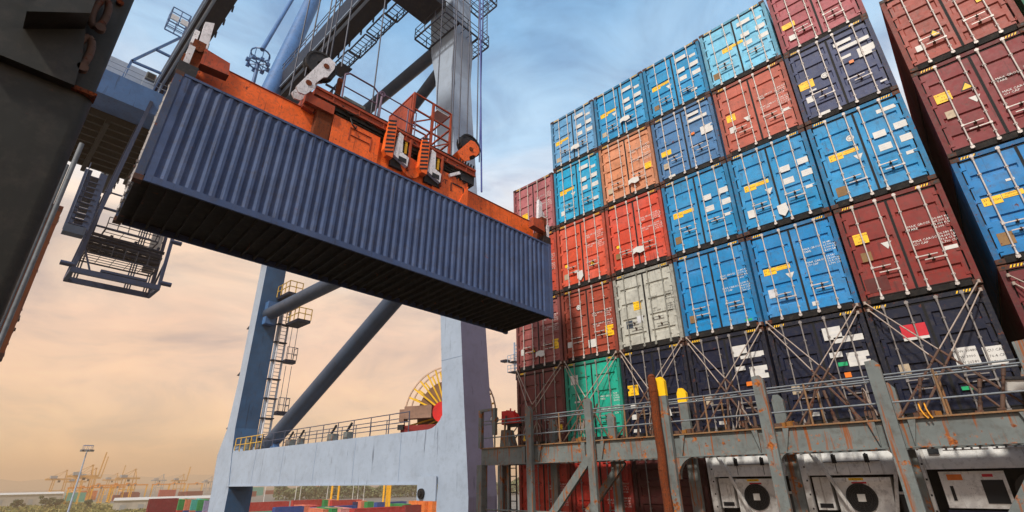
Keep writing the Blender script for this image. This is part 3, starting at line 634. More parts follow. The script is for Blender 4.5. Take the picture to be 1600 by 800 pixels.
b = MB(); b.tube((-2.36, -1.6, 16.10), (-2.36, -1.35, 16.10), .12, 12, 0); b.tube((-2.36, -1.61, 16.10), (-2.36, -1.6, 16.10), .09, 12, 1); b.tube((-2.36, -1.45, 15.07), (-2.36, -1.45, 15.99), .03, 6, 0); tag(b.build('deck_lamp', [BRG, GREY_L]), 'round lamp on a stalk at the left end of the bridge', 'lamp')
b = MB(); pts = []
for k in range(14):
    z = 11.2+k*.42; pts.append(Vector((4.70+.012*math.sin(k*1.7), -2.10+.01*math.cos(k*2.3), z)))
for a, c in zip(pts, pts[1:]): b.tube(a, c, .118+.006*math.sin(a.z*9), 12, 0, r2=.118+.006*math.sin(c.z*9), caps=False)
b.tube(pts[-1], pts[-1]+Vector((-.02, 0, .07)), .116, 12, 0, r2=.07)
tag(b.build('rusty_pole', RUST), 'tall heavily rusted pole standing in front of the bridge', 'pole')
# lashing rods
NM = ('dark maroon container', 'green teal container', 'navy container with caution sign', 'navy container behind yellow post', 'navy container with green sticker', 'navy container with red emblem', 'dim maroon rightmost container')
def lash(p, q, label, group, split=.52):
    p, q = Vector(p), Vector(q); s = p.lerp(q, split); o = MB().tube(p-p, s-p, .017, 6, 0).tube((0, 0, .03), (0, 0, -.05), .035, 8, 0).build('lashing_rod', LROD)
    o.location = p; tag(o, label, 'lashing rod', group)
    d = (q-s); t = MB(); a = s-p; t.tube(a-d*.03, a+d*.18, .028, 8, 0); t.tube(a+d*.18, a+d*.72, .016, 6, 0); t.tube(a+d*.2+Vector((.022, 0, 0)), a+d*.7+Vector((.022, 0, 0)), .009, 5, 0); t.tube(a+d*.2-Vector((.022, 0, 0)), a+d*.7-Vector((.022, 0, 0)), .009, 5, 0); t.tube(a+d*.72, a+d, .026, 8, 0)
    t.build('turnbuckle', TBK, o)
for c in range(7):
    x0 = -2.5+2.5*c+.09 if c < 6 else 12.93; x1 = x0+2.32
    for side in (0, 1):
        xa, xb = (x0, x1) if side == 0 else (x1, x0); sg = 1 if side == 0 else -1
        for q, up in enumerate(('upper', 'lower')):
            za = 18.14 if q == 0 else 17.93
            lash((xa+sg*.03*q, -.055-.012*side, za), (xb-sg*(.05+.42*q), -.92-.05*side-.08*q, 15.13), '%s thin lashing rod from the top %s corner of the %s' % (up, 'left' if side == 0 else 'right', NM[c]), 'lashing rods crossing in front of the lowest lashed row')
rn = random.Random(11)
ORD7 = ('first', 'second', 'third', 'fourth', 'fifth', 'sixth', 'seventh', 'eighth', 'ninth', 'tenth', 'eleventh', 'twelfth', 'thirteenth', 'fourteenth', 'fifteenth', 'sixteenth', 'seventeenth', 'eighteenth', 'nineteenth', 'twentieth')
for c in range(7):
    for k in range(3):
        x = -1.9+2.5*c+.72*k+rn.uniform(-.25, .25); z = 15.09; tilt = rn.uniform(-.4, .4); h = rn.uniform(.7, 1.15)
        b = MB(); b.tube((0, 0, 0), (tilt*h, .10, h), .028, 6, 0); b.tube((0, 0, 0), (tilt*h*.35, .035, h*.35), .042, 8, 0); b.tube((tilt*h*.75, .075, h*.75), (tilt*h, .10, h), .038, 8, 0); b.box(-.07, .07, -.05, .05, -.01, .06, 0)
        o = b.build('spare_turnbuckle', TBK); o.location = (x, -1.42+.2*(k % 2), z)
        tag(o, '%s of three rusty turnbuckles on the bridge before the %s' % (('left', 'middle', 'right')[k], NM[c]), 'turnbuckle', 'spare turnbuckles leaning along the bridge')
for x in (1.55, 5.25, 7.9, 10.7, 13.0):
    b = MB(); rr = random.Random(int(x*10))
    for k in range(7): px, py = rr.uniform(-.22, .22), rr.uniform(-.08, .08); b.box(px-.06, px+.06, py-.05, py+.05, 0, .07+.05*rr.random(), k % 2, Matrix.Rotation(rr.random()*3, 3, 'Z'))
    o = b.build('twistlock_heap', [TBK, paint('twistlock_ochre', '8A5A22', .7, .5, 0, .5, scale=6)]); o.location = (x, -1.66, 15.08); tag(o, 'small heap of rusty twistlocks on the bridge deck before the '+NM[{1: 1, 5: 3, 7: 4, 10: 5, 13: 6}[int(x)]], 'twistlocks', 'heaps of twistlocks along the bridge')
for x, z in ((-.55, 15.9), (-.1, 15.85), (1.9, 15.7), (4.3, 15.75), (6.9, 15.8), (9.7, 15.8)):
    b = MB(); rr = random.Random(int(x*100)+900)
    for k in range(5):
        dx, ln = rr.uniform(-.16, .16), rr.uniform(.45, .75)
        b.path([Vector((dx*t*1.4+.02*math.sin(t*9+k), .02*k-.04, -ln*t)) for t in [q/6 for q in range(7)]], .014, 5, k % 2)
    for k in range(3): b.box(-.10+.07*k, -.05+.07*k, -.03, .03, -.62-.05*k, -.50, 1)
    o = b.build('lashing_chain', [LROD, TBK]); o.location = (x, -1.64, z); c_ = min(6, max(0, int((x+2.5)//2.5)))
    tag(o, 'loose chain bunch %s on the railing before the %s' % ('farthest left' if x < -.3 else 'hung', NM[c_]), 'chains', 'bunches of loose chains on the bridge railing')
b = MB()
for k in range(2): b.path([Vector((10.62+.10*k, -1.70, 15.36)), Vector((10.63+.10*k, -1.76, 15.22)), Vector((10.67+.09*k, -1.82, 15.10)), Vector((10.72+.07*k, -1.83, 15.02))], .016, 6, 0)
tag(b.build('yellow_hose', paint('hose_yellow', 'D9941C', .5, .1, 0, .2)), 'yellow hose looped over the bridge edge below the red emblem container', 'hose')
b = MB(); b.box(-.30, .30, -.12, .12, -.11, .11, 0); b.box(-.32, .32, -.14, .14, .111, .13, 1); b.box(-.05, .05, -.05, .05, -.5, -.112, 1)
o = b.build('floodlight', [WHT, DARKM]); o.location = (12.35, -1.0, 15.62); o.rotation_euler = (.3, .1, 0); tag(o, 'white boxy floodlight near the right end of the bridge', 'floodlight')

# ------------------------------------------------------------------ dark pillar of the opposite bridge
FG = thing('steel_pillar', 'dark out of focus steel pillar with rusty lashing eyes along the left edge', 'pillar', (7.6, -16.6, 11))
def rbox(b, x0, x1, y0, y1, z0, z1, r, m=0):
    pts = []
    for cx, cy, a0 in ((x1-r, y1-r, 0), (x0+r, y1-r, 90), (x0+r, y0+r, 180), (x1-r, y0+r, 270)):
        for k in range(6): t = rad(a0+90*k/5); pts.append((cx+r*math.cos(t), cy+r*math.sin(t)))
    n = len(pts); b.add([(x, y, z0) for x, y in pts]+[(x, y, z1) for x, y in pts], [(k, (k+1) % n, (k+1) % n+n, k+n) for k in range(n)], m, True)
    b.add([(x, y, z1) for x, y in pts], [tuple(range(n))], m); b.add([(x, y, z0) for x, y in pts], [tuple(range(n-1, -1, -1))], m)
b = MB(); rbox(b, 7.3, 8.0, -16.9, -15.72, 10.5, 16.28, .07); wp(b, 'column', FGP, FG)
b = MB(); rbox(b, 7.3, 7.93, -16.9, -15.725, 16.281, 20.5, .04); wp(b, 'column', FGP, FG)
b = MB(); b.prism([(-16.25, 16.285), (-15.83, 16.285), (-15.85, 16.5), (-15.89, 16.72), (-16.22, 16.45)], 'x', 7.935, 8.06, 0); wp(b, 'bracket', FGP, FG)
b = MB(); b.prism([(-16.14, 16.53), (-15.895, 16.73), (-15.93, 17.6), (-16.02, 17.6)], 'x', 7.935, 8.22, 0); wp(b, 'bracket', FGP, FG)
for zc in (16.92, 16.57):
    b = MB(); pts = [Vector((8.02, -15.86+.035*math.cos(t), zc+.13*math.sin(t))) for t in [k*2*math.pi/12 for k in range(13)]]; b.path(pts, .022, 8, 0); b.tube((8.02, -15.83, zc-.13), (8.06, -15.83, zc-.13), .03, 10, 0); wp(b, 'lashing_eye', TBK, FG)
b = MB(); b.box(7.935, 8.03, -15.84, -15.715, 16.283, 16.31, 0); wp(b, 'ledge', RUST, FG)
for k in range(4):
    b = MB(); b.tube((7.93, -15.79, 17.15+.3*k), (7.955, -15.79, 17.15+.3*k), .022, 6, 0); wp(b, 'bolt', RUST, FG)
b = MB(); b.tube((3, -15.6, 11), (3, -15.585, 18.6), .03, 8, 0); b.tube((3, -15.66, 11), (3, -15.645, 18.2), .025, 8, 0)
tag(b.build('drain_pipe', RAILG), 'slim grey vertical pipe pair just right of the dark pillar', 'pipe')
# ------------------------------------------------------------------ quay crane
QC = thing('quay_crane', 'huge blue grey ship to shore crane straddling the quay behind the lifted container', 'crane', (-25, 4, 0))
def legx(z): return -9.78-.094*max(0, z-16)
b = MB()
lv = [(-1, 1.25), (13.2, 1.22), (14.5, 1.1), (16.8, .92), (19.5, .90), (28, .90), (40, .90), (43.2, .95), (46.5, 1.45), (60, 1.45)]
for (z0, w0), (z1, w1) in zip(lv, lv[1:]):
    a, c = legx(z0), legx(z1); y1a = 5.0 if z0 < 40 else 5.0+.0
    b.hexa([(a-w0, 3, z0), (a+w0, 3, z0), (a+w0, 5.05, z0), (a-w0, 5.05, z0)], [(c-w1, 3, z1), (c+w1, 3, z1), (c+w1, 5.05, z1), (c-w1, 5.05, z1)])
b.f = [f for k, f in enumerate(b.f) if not ((k % 6 == 1 and k//6 < len(lv)-2) or (k % 6 == 0 and k//6 > 0))]; b.m = b.m[:len(b.f)]; b.sm = b.sm[:len(b.f)]
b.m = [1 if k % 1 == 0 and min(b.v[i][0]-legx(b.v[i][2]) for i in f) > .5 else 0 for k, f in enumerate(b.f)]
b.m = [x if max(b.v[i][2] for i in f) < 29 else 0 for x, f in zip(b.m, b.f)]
wp(b, 'waterside_leg', [CRANE, CRANE_SHADE], QC)
b = MB(); lv = [(-1, -41.2, 1.6, 3), (13.4, -41.6, 2.0, 3), (16.5, -42.25, 1.78, 3), (18.8, -41.9, 1.0, 3), (23, -41.75, .80, 3), (36, -41.95, .82, 3), (56, -42.3, .85, 3)]
for (z0, c0, w0, y), (z1, c1, w1, y2) in zip(lv, lv[1:]):
    b.hexa([(c0-w0, 3, z0), (c0+w0, 3, z0), (c0+w0, 5.1, z0), (c0-w0, 5.1, z0)], [(c1-w1, 3, z1), (c1+w1, 3, z1), (c1+w1, 5.1, z1), (c1-w1, 5.1, z1)])
b.f = [f for k, f in enumerate(b.f) if not ((k % 6 == 1 and k//6 < len(lv)-2) or (k % 6 == 0 and k//6 > 0))]; b.m = b.m[:len(b.f)]; b.sm = b.sm[:len(b.f)]
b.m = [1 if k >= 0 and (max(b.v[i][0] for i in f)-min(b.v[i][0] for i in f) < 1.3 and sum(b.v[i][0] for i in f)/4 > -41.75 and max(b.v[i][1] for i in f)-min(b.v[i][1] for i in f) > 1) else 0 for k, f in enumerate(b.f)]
wp(b, 'landside_leg', [CRANE, LEG_SHADE], QC)
# portal beam with rounded inner corners
b = MB(); arc = lambda cx, cz, r, a0, a1: [(cx+r*math.cos(rad(a0+(a1-a0)*k/6)), cz+r*math.sin(rad(a0+(a1-a0)*k/6))) for k in range(7)]
poly = [(-10.64, 13.8), (-10.64, 18.2)]+arc(-12.1, 18.1, 1.45, 0, -90)[1:]+[(-39.6, 16.65)]+arc(-39.95, 17.15, .5, -90, -180)+[(-40.5, 13.8)]
b.prism(poly, 'y', 3.04, 4.98)
b.box(-40.2, -12.0, 2.95, 3.04, 13.78, 13.86, 0)
wp(b, 'portal_beam', CRANE, QC)
b = MB(); b.prism([(-12.6, 13.0), (-11.0, 13.0), (-11.0, 14.2), (-12.6, 14.2)], 'y', 2.90, 2.99, 0); b.tube((-12.15, 2.78, 13.35), (-12.15, 2.9, 13.35), .26, 16, 1); b.tube((-12.15, 2.70, 13.35), (-12.15, 2.785, 13.35), .13, 12, 2)
wp(b, 'pivot_plate', [CRANE, DARKM, DARKM], QC)
SEAM = paint('weld_seam_paint', '8496AE', .5, .1, .3, .3)
for z in (20.4, 23.2, 36.0, 39.5): x = legx(z); b = MB(); b.box(x-.905, x+.905, 2.99, 2.999, z, z+.025, 0); wp(b, 'weld_seam', SEAM, QC)
for x in (-14.6, -19.6, -24.8, -30.0, -35.2): b = MB(); b.box(x, x+.03, 3.03, 3.039, 13.9, 16.6, 0); wp(b, 'weld_seam', SEAM, QC)
for p, q, r, mt in (((-35.6, 4.05, 16.9), (-11.9, 4.05, 29.4), .66, TUBE), ((-41, 4.1, 30.2), (-11.2, 4.1, 30.2), .66, TUBE), ((-41, 4.1, 48.4), (-13, 4.1, 48.4), .55, TUBE), ((-24, 4.1, 41.0), (-13.2, 4.1, 46.2), .48, TUBE), ((-33.6, -2.9, 50.0), (-41.6, 2.6, 79), .95, CRANE_D), ((-37.4, -3.5, 59.2), (-43.6, .5, 78), .24, CRANE_D)):
    b = MB(); b.tube(p, q, r, 20, 0); wp(b, 'brace_tube', mt, QC)
b = MB(); b.prism([(-36.6, 16.66), (-33.6, 16.66), (-34.2, 17.6), (-36.0, 17.2)], 'y', 3.8, 4.3); b.box(-41.1, -40.2, 3.6, 4.6, 29.0, 31.4); wp(b, 'tube_gusset', CRANE_D, QC)
# girders, crossbeams
for y0, y1, nm in ((-1.95, -.15, 0), (-10.9, -9.2, 1)):
    b = MB(); b.box(-72, 30, y0, y1, 52.0, 54.6, 0); b.box(-72, 30, y0-.15, y0-.002, 52.0, 52.12, 1); b.tube((-72, y0+.32, 51.85), (30, y0+.32, 51.85), .13, 8, 1)
    for k in range(50): b.box(-71+2*k, -70.9+2*k, y1+.002, y1+.14, 51.7, 52.4, 0)
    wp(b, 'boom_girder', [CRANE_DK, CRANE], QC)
b = MB(); railing(b, [(-72, -2.0, 54.6), (-12, -2.0, 54.6)], 1.1, .04, 2.4); wp(b, 'boom_railing', [RAILM, GRAT], QC)
b = MB(); b.box(-15.3, -12.6, -10.9, 3.0, 51.0, 53.8); b.box(-15.3, -12.6, -9.19, -1.96, 53.81, 55.6); wp(b, 'cross_beam', CRANE_DK, QC)
b = MB(); b.box(-44.0, -41.0, -22, 5.1, 47.7, 50.4, 0); wp(b, 'cross_beam', CRANE_D, QC)
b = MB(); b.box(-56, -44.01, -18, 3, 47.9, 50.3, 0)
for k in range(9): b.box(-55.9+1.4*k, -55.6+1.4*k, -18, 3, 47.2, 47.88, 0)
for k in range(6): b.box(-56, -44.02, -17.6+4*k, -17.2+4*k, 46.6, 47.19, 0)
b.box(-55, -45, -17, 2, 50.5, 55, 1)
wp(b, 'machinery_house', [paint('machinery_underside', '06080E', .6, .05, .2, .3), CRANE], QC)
b = MB(); railing(b, [(-41.1, -21, 50.4), (-41.1, 4, 50.4)], 1.2, .04, 1.5, (.6,)); wp(b, 'railing', CRANE, QC)
# jib frame with lamp basket over the crossbeam
b = MB()
for p, q in (((-42, -13.7, 50.4), (-42, -13.5, 53.3)), ((-42, -13.5, 53.3), (-42, -10.4, 59.0)), ((-42, -13.5, 53.3), (-42, -10.0, 53.5)), ((-42, -10.1, 50.4), (-42, -10.1, 59.2)), ((-42, -12.0, 56.0), (-42, -10.1, 56.0))): b.beam(p, q, .22, .22, 0)
wp(b, 'jib_frame', CRANE_D, QC)
b = MB(); grating(b, -42.8, -41.2, -11.9, -10.2, 59.8, 0, .5); railing(b, [(-41.2, -11.9, 59.8), (-41.2, -10.2, 59.8), (-42.8, -10.2, 59.8), (-42.8, -11.9, 59.8), (-41.2, -11.9, 59.8)], 2.0, .06, .85, (.6, 1.3))
for y in (-11.5, -10.6): b.box(-41.15, -41.0, y-.35, y+.35, 60.0, 60.7, 1)
wp(b, 'lamp_basket', [CRANE_D, GREY_L], QC)
b = MB(); b.tube((-42, -2.4, 50.4), (-42, -2.4, 61.2), .28, 10, 0, r2=.2)
for z in (61.0, 62.6): b.ring((-42, -2.4, z), 'z', 1.0, 1.15, -.06, .06, 14, 0)
for k in range(8):
    a = k*math.pi/4; c, s = math.cos(a), math.sin(a); b.beam((-42, -2.4, 61), (-42+1.1*c, -2.4+1.1*s, 61), .1, .1, 0); b.beam((-42+1.1*c, -2.4+1.1*s, 61), (-42+1.1*c, -2.4+1.1*s, 62.6), .08, .08, 0); b.box(-42.2+1.2*c, -41.8+1.2*c, -2.6+1.2*s, -2.2+1.2*s, 60.7, 61.1, 0)
wp(b, 'light_mast', CRANE_D, QC)
b = MB(); b.box(-41.3, -40.9, -12.1, -11.3, 51.4, 52.2, 0); b.box(-40.95, -40.89, -12.0, -11.4, 51.5, 52.1, 1); wp(b, 'floodlight', [BRG, DARKM], QC)
# platforms round the waterside leg
for z, xa, xb, ya, yb in ((47.6, -14.5, -10.6, 1.5, 6.3), (52.2, -12.0, -9.9, 3.4, 6.6)):
    b = MB(); 
    if z < 50:
        for x0, x1, y0, y1 in ((xa, xb, ya, 2.95), (xa, xb, 5.1, yb), (xa, -14.25, 3.0, 5.05), (-11.35, xb, 3.0, 5.05)): grating(b, x0, x1, y0, y1, z, 0, .4)
    else: grating(b, xa, xb, ya, yb, z, 0, .4)
    railing(b, [(xa, ya, z), (xb, ya, z), (xb, yb, z), (xa, yb, z), (xa, ya, z)], 1.1, .035, 1.2, (.55,)); wp(b, 'platform', GRAT, QC)
b = MB(); b.tube((-10.9, 5.9, 48), (-10.9, 5.9, 56), .04, 6, 0); b.tube((-10.4, 5.9, 48), (-10.4, 5.9, 56), .04, 6, 0)
for k in range(19): b.tube((-10.9, 5.9, 48.2+.4*k), (-10.4, 5.9, 48.2+.4*k), .02, 5, 0)
wp(b, 'ladder', RAILM, QC)
b = MB(); x = -26.0; z = 51.2      # stepped catwalk hung along the girder
for k in range(4): grating(b, x+3.0*k, x+3.0*k+2.9, -.05, 1.15, z+(.0 if k % 2 else .25), 0, .42); railing(b, [(x+3.0*k, 1.15, z), (x+3.0*k+2.9, 1.15, z)], 1.1, .04, 1.0, (.5,))
b.box(x-.2, x+1.6, -.05, 1.25, z-.45, z-.35, 0); wp(b, 'catwalk', GRAT, QC)
# landside leg: ladder tower, landings, small side steps
b = MB()
for y in (5.3, 6.3):
    b.beam((-41.0, y, 16.8), (-41.0, y, 31.6), .16, .16, 0)
b.beam((-41.0, 5.5, 16.8), (-41.0, 5.5, 31.6), .55, .10, 2)
for k in range(38): b.tube((-41.0, 5.3, 17+.39*k), (-41.0, 6.3, 17+.39*k), .035, 5, 0)
for k in range(8): b.box(-41.3, -40.7, 5.1, 6.4, 17.9+1.9*k, 18.0+1.9*k, 1)
wp(b, 'ladder_tower', [CRANE, CRANE_DK, SPWH], QC)
for z, y in ((20.6, 7.0), (25.8, 7.0)):
    b = MB(); b.box(-41.4, -40.6, y-.5, y+.6, z-.35, z, 1); railing(b, [(-40.6, y-.5, z), (-40.6, y+.6, z), (-41.4, y+.6, z)], 1.3, .035, .6, (.6,)); b.tube((-41, y-.2, z), (-41, y-.2, z+4.6), .03, 5, 0); b.tube((-41, y+.4, z), (-41, y+.4, z+4.6), .03, 5, 0); wp(b, 'landing', [RAILM, CRANE_DK], QC)
for z, y0 in ((32.2, 4.6), (29.6, 6.0)):
    b = MB(); b.box(-41.0, -38.2, y0, y0+1.4, z-.3, z, 1); railing(b, [(-41, y0, z), (-38.2, y0, z), (-38.2, y0+1.4, z)], 1.2, .05, .9, (.6,)); wp(b, 'landing', [RAILY, CRANE_DK], QC)
for z in (29.0, 24.1, 18.9):
    b = MB(); b.prism([(-43.9, z), (-42.7, z), (-42.7, z+.5)], 'y', 3.2, 3.9, 1); b.tube((-43.6, 3.5, z+.3), (-43.5, 3.5, z+1.9), .05, 6, 0); b.tube((-43.9, 3.5, z+1.2), (-43.1, 3.5, z+1.3), .03, 6, 0); wp(b, 'step_bracket', [RAILM, CRANE_DK], QC)
# beam top: railing and fittings
b = MB(); railing(b, [(-40.3, 3.1, 16.66), (-34.6, 3.1, 16.66)], 1.15, .045, 1.1, (.58,), 0); wp(b, 'railing', [RAILY], QC)
b = MB(); railing(b, [(-34.5, 3.1, 16.66), (-14.0, 3.1, 16.66)], 1.15, .032, 2.0, (.58,), 0); railing(b, [(-34.5, 4.9, 16.66), (-17.0, 4.9, 16.66)], 1.15, .03, 2.0, (.58,), 0); wp(b, 'railing', [RAILM], QC)
for x, w in ((-39.4, .9), (-36.5, .5), (-31.0, .7), (-24.3, .7), (-22.1, .5), (-29.0, .3)):
    b = MB(); b.box(x, x+w, 3.5, 4.0, 16.66, 17.2 if w < .8 else 17.7, 0); b.beam((x+w/2, 3.6, 17.2), (x+w/2+.6, 3.6, 17.75), .12, .12, 1); wp(b, 'winch_fitting', [BRG, DARKM], QC)
# cable reel
REEL = thing('cable_reel', 'large yellow spoked cable reel with red drive drum beside the crane leg', 'cable reel', (-13.5, 5.8, 17.4), rad(24))
c = (0, 0, .35)
b = MB(); b.ring(c, 'y', .72, .8, -.25, .25, 32, 0); b.tube((0, -.4, .35), (0, .4, .35), .28, 16, 0); b.build('hub', CRY, REEL)
for y in (-.30, .30):
    b = MB()
    for k in range(30):
        t = 2*math.pi*k/30; b.beam((.25*math.cos(t), y, .35+.25*math.sin(t)), (3.0*math.cos(t), y*1.15, .35+3.0*math.sin(t)), .10, .05, 0, (0, 1, 0))
    b.build('spokes', CRY, REEL)
    b = MB(); b.ring(c, 'y', 2.98, 3.06, y*1.15-.04, y*1.15+.04, 40, 0); b.build('rim', paint('cable_reel_rim', 'C8A890', .5, .1, 0, .3), REEL)
b = MB(); b.ring(c, 'y', .9, 2.15, -.22, .22, 40, 0); b.build('wound_cable', paint('cable_brown', '7A5A40', .7, .2, .1, .4), REEL)
b = MB(); b.tube((.0, -1.1, .45), (.0, -.42, .45), .62, 20, 0); b.ring((0, -.42, .45), 'y', 0, .75, -.1, 0, 20, 0); b.build('drive_drum', REDP, REEL)
b = MB(); b.box(-2.6, -.7, -1.1, -.4, .15, .9, 0); b.box(-3.0, -2.65, -1.0, -.5, 0, .75, 0); b.box(-2.8, -.4, -1.05, -.45, -.74, -.25, 1); b.box(-2.95, -2.55, -1.2, -1.0, -.5, -.2, 2); b.build('gearbox', [paint('gearbox_brown', '8A6A58', .6, .2, .1, .4), paint('gearbox_base', '7A1E1A', .6, .2, .1, .4), DARKM], REEL)
b = MB(); b.beam((-.8, 0, -.74), (0, 0, .3), .2, .3, 0); b.beam((.8, 0, -.74), (0, 0, .3), .2, .3, 0); b.build('stand', CRANE_D, REEL)
# suspended maintenance gantry between the landside legs
MGP = paint('platform_blue_grey', '2E3C58', .5, .1, .3, .3)
MG = thing('suspended_platform', 'dark suspended maintenance platform with stairs hanging left of the lifted container', 'platform', (-41, -9, 30))
b = MB()
for x in (-41, -44): b.beam((x, -12.3, 30.5), (x, -5.9, 30.5), .32, .45, 0)
for y in (-12.2, -6.0): b.beam((-44, y, 30.5), (-41, y, 30.5), .28, .4, 0)
for x in (-41, -44):
    b.beam((x, -12.2, 30.5), (x, -11.0, 49), .3, .3, 0); b.beam((x, -6.0, 30.5), (x, -6.1, 47.6), .26, .26, 0)
b.beam((-41, -10.4, 30.9), (-41, -7.0, 30.9), .35, .2, 0); b.beam((-41, -12.2, 33.2), (-41, -11, 30.5), .12, .12, 0); b.beam((-41, -6, 33.5), (-44, -6, 30.5), .14, .14, 0)
for z, y in ((34.6, -13.2), (30.9, -13.1), (35.2, -5.2), (31.0, -5.1)): b.tube((-41, y, z), (-41, y+(.9 if y < -9 else -.9), z), .22, 8, 0)
wp(b, 'frame', MGP, MG)
b = MB()
for k in range(6): b.tube((-43.2+.3*k, -12, 33.3+.5*(k % 3)), (-43.2+.3*k, -6.2, 33.1+.5*(k % 3)), .16, 8, 0)
for k in range(9): b.box(-43.2, -42.8, -11.6+.62*k, -11.38+.62*k, 33.2, 34.0+.5*((k*7) % 3), 0)
grating(b, -43.9, -41.2, -11.8, -6.4, 32.4, 0, .6); railing(b, [(-41.2, -11.8, 32.4), (-41.2, -6.4, 32.4)], 1.1, .04, .9, (.5,)); railing(b, [(-41.2, -11.0, 34.9), (-41.2, -7.0, 34.9)], 1.1, .04, .8, (.5,)); grating(b, -43.9, -41.2, -11.0, -7.0, 34.9, 0, .7)
for k in range(7): b.beam((-41.5, -7.2+.05*k, 35+.4*k), (-41.5, -7.0+.05*k, 37.4+.3*k), .08, .08, 0)
wp(b, 'hydraulic_unit', CRANE_DK, MG)
b = MB(); b.box(-43.8, -43.5, -7.2, -6.3, 32.5, 36.6, 0); wp(b, 'side_sheet', paint('sheet_grey', '8E8A88', .6, .1, .3, .4), MG)
b = MB()
for k in range(10):
    z = 34.2+.55*k; x = -41.0-.06*k; b.box(x-.5, x+.5, -13.5, -12.45, z, z+.09, 0)
b.beam((-40.6, -13.5, 33.6), (-41.2, -13.5, 39.8), .14, .5, 0); b.beam((-40.6, -12.4, 33.6), (-41.2, -12.4, 39.8), .14, .5, 0); railing(b, [(-40.5, -13.55, 34.2), (-41.1, -13.55, 39.4)], 1.1, .04, 1.2, (.5,))
b.box(-41.4, -40.4, -13.7, -12.3, 33.4, 34.1, 1); wp(b, 'stair', [MGP, TUBE], MG)
b = MB()
for y in (-11.9, -8, -6.5):
    for q in range(3): b.tube((-44.2, y+.2*q, 30.8), (-44.2, y+.2*q, 39), .06, 5, 0)
b.tube((-41, -12, 36.6), (-41, -6.1, 36.6), .12, 6, 0); b.tube((-41, -12, 38.2), (-41, -6.1, 38.2), .08, 6, 0); b.tube((-44, -12, 36.0), (-44, -6.1, 36.0), .1, 6, 0); wp(b, 'pipe_rail', MGP, MG)

# ------------------------------------------------------------------ spreader (own frame: x across, y along, z up from the container floor)
SP = thing('container_spreader', 'orange container spreader with headblock and hoist ropes gripping the dark blue container', 'spreader')
SP.rotation_mode = 'QUATERNION'; SP.rotation_quaternion = HM.to_quaternion(); SP.location = HT+HM @ Vector((0, 0, CH))
Z0 = CH
class SB(MB):
    pass
def sp(b, name, mats, label=None):
    b.v = [(x, y, z-Z0) for x, y, z in b.v]; o = b.build(name, mats, SP); return tag(o, label)
b = SB(); b.box(-.62, .66, -5.75, -2.7, 3.12, 3.96, 0); b.box(-.64, .68, -5.75, -2.7, 3.961, 3.99, 1); bevel(sp(b, 'telescopic_arm', [ORNG, ORD]), .02)
b = SB(); b.box(-.62, .66, 2.35, 5.75, 3.12, 3.92, 0); b.box(-.64, .68, 2.35, 5.75, 3.921, 3.95, 1); bevel(sp(b, 'telescopic_arm', [ORNG, ORD]), .02)
for s in (-1, 1):
    b = SB(); y0, y1 = sorted((s*5.75, s*6.09)); b.box(-1.15, 1.15, y0, y1, 3.02, 3.45, 0)
    for x in (-1.08, 1.08): b.box(x-.13, x+.13, y0-.02, y1+.02, CH-.06, 3.18, 1); b.tube((x, s*5.98, CH-.1), (x, s*5.98, 3.0), .06, 8, 1)
    sp(b, 'end_beam', [RUST, DARKM])
    for x in (-1.0, .98):
        b = SB(); yy = s*6.05
        b.prism([(x-.20, 3.2), (x+.20, 3.2), (x+.24, 3.7), (x-.22, 3.75)], 'y', min(yy, yy-s*.12), max(yy, yy-s*.12), 0)
        b.prism([(x-.24, 4.02), (x-.02, 4.0), (x-.05, 4.45), (x-.30, 4.62)], 'y', min(yy, yy-s*.10), max(yy, yy-s*.10), 0)
        b.tube((x-.2, yy-s*.2, 3.75), (x+.2, yy-s*.2, 3.75), .09, 8, 1); b.box(x-.14, x+.14, min(yy-s*.3, yy-s*.05), max(yy-s*.3, yy-s*.05), 3.45, 4.02, 1)
        sp(b, 'corner_flipper', [SPWH, RUST])
        b = SB(); b.hexa([(x+.02, yy-s*.9, 3.35), (x+.28, yy-s*.9, 3.35), (x+.28, yy-s*.3, 3.30), (x+.02, yy-s*.3, 3.30)][::1 if s > 0 else -1], [(x+.05, yy-s*.85, 3.75), (x+.22, yy-s*.85, 3.75), (x+.24, yy-s*.3, 3.8), (x+.02, yy-s*.3, 3.8)][::1 if s > 0 else -1], 0); b.prism([(yy-s*.35, 4.0), (yy-s*.15, 4.0), (yy-s*.12, 4.75), (yy-s*.30, 4.85)], 'x', x-.1, x+.02, 1); sp(b, 'flipper_arm', [ORD, SPWH])
# central frame
b = SB(); b.box(-.86, .86, -2.92, -2.46, 3.05, 4.24, 0); b.box(-.7, .88, -2.80, -2.58, 4.24, 4.62, 0); bevel(sp(b, 'collar', RUST), .03)
b = SB(); b.box(-.85, .85, -2.45, -.98, 3.12, 4.12, 0)
for x0, x1, z0, z1 in ((-1.95, -1.25, 3.92, 3.955), (-1.95, -1.92, 3.5, 3.92), (-1.28, -1.25, 3.45, 3.92), (-1.9, -1.3, 3.68, 3.71)): b.box(.851, .872, x0, x1, z0, z1, 1)
bevel(sp(b, 'main_frame', [ORNG, ORD]), .02)
b = SB(); b.tube((.0, .1, 3.55), (.9, .1, 3.55), .36, 20, 0); b.box(-.85, .80, -.97, .95, 3.10, 3.98, 0); sp(b, 'main_frame', ORNG)
b = SB(); b.box(-.85, .86, .96, 2.36, 3.10, 4.06, 0)
for x0, x1, z0, z1 in ((1.72, 2.14, 3.74, 3.775), (1.66, 1.69, 3.44, 3.76), (2.17, 2.2, 3.40, 3.76)): b.box(.861, .882, x0, x1, z0, z1, 1)
vs, fs = text_geo('60T'); b.add([(.866, 1.14+v[0]*.24, 3.60+v[1]*.24) for v in vs], fs, 1)
b.prism([(2.0, 3.1), (2.36, 3.1), (2.36, 3.9), (2.2, 3.6)], 'x', .862, .90, 0)
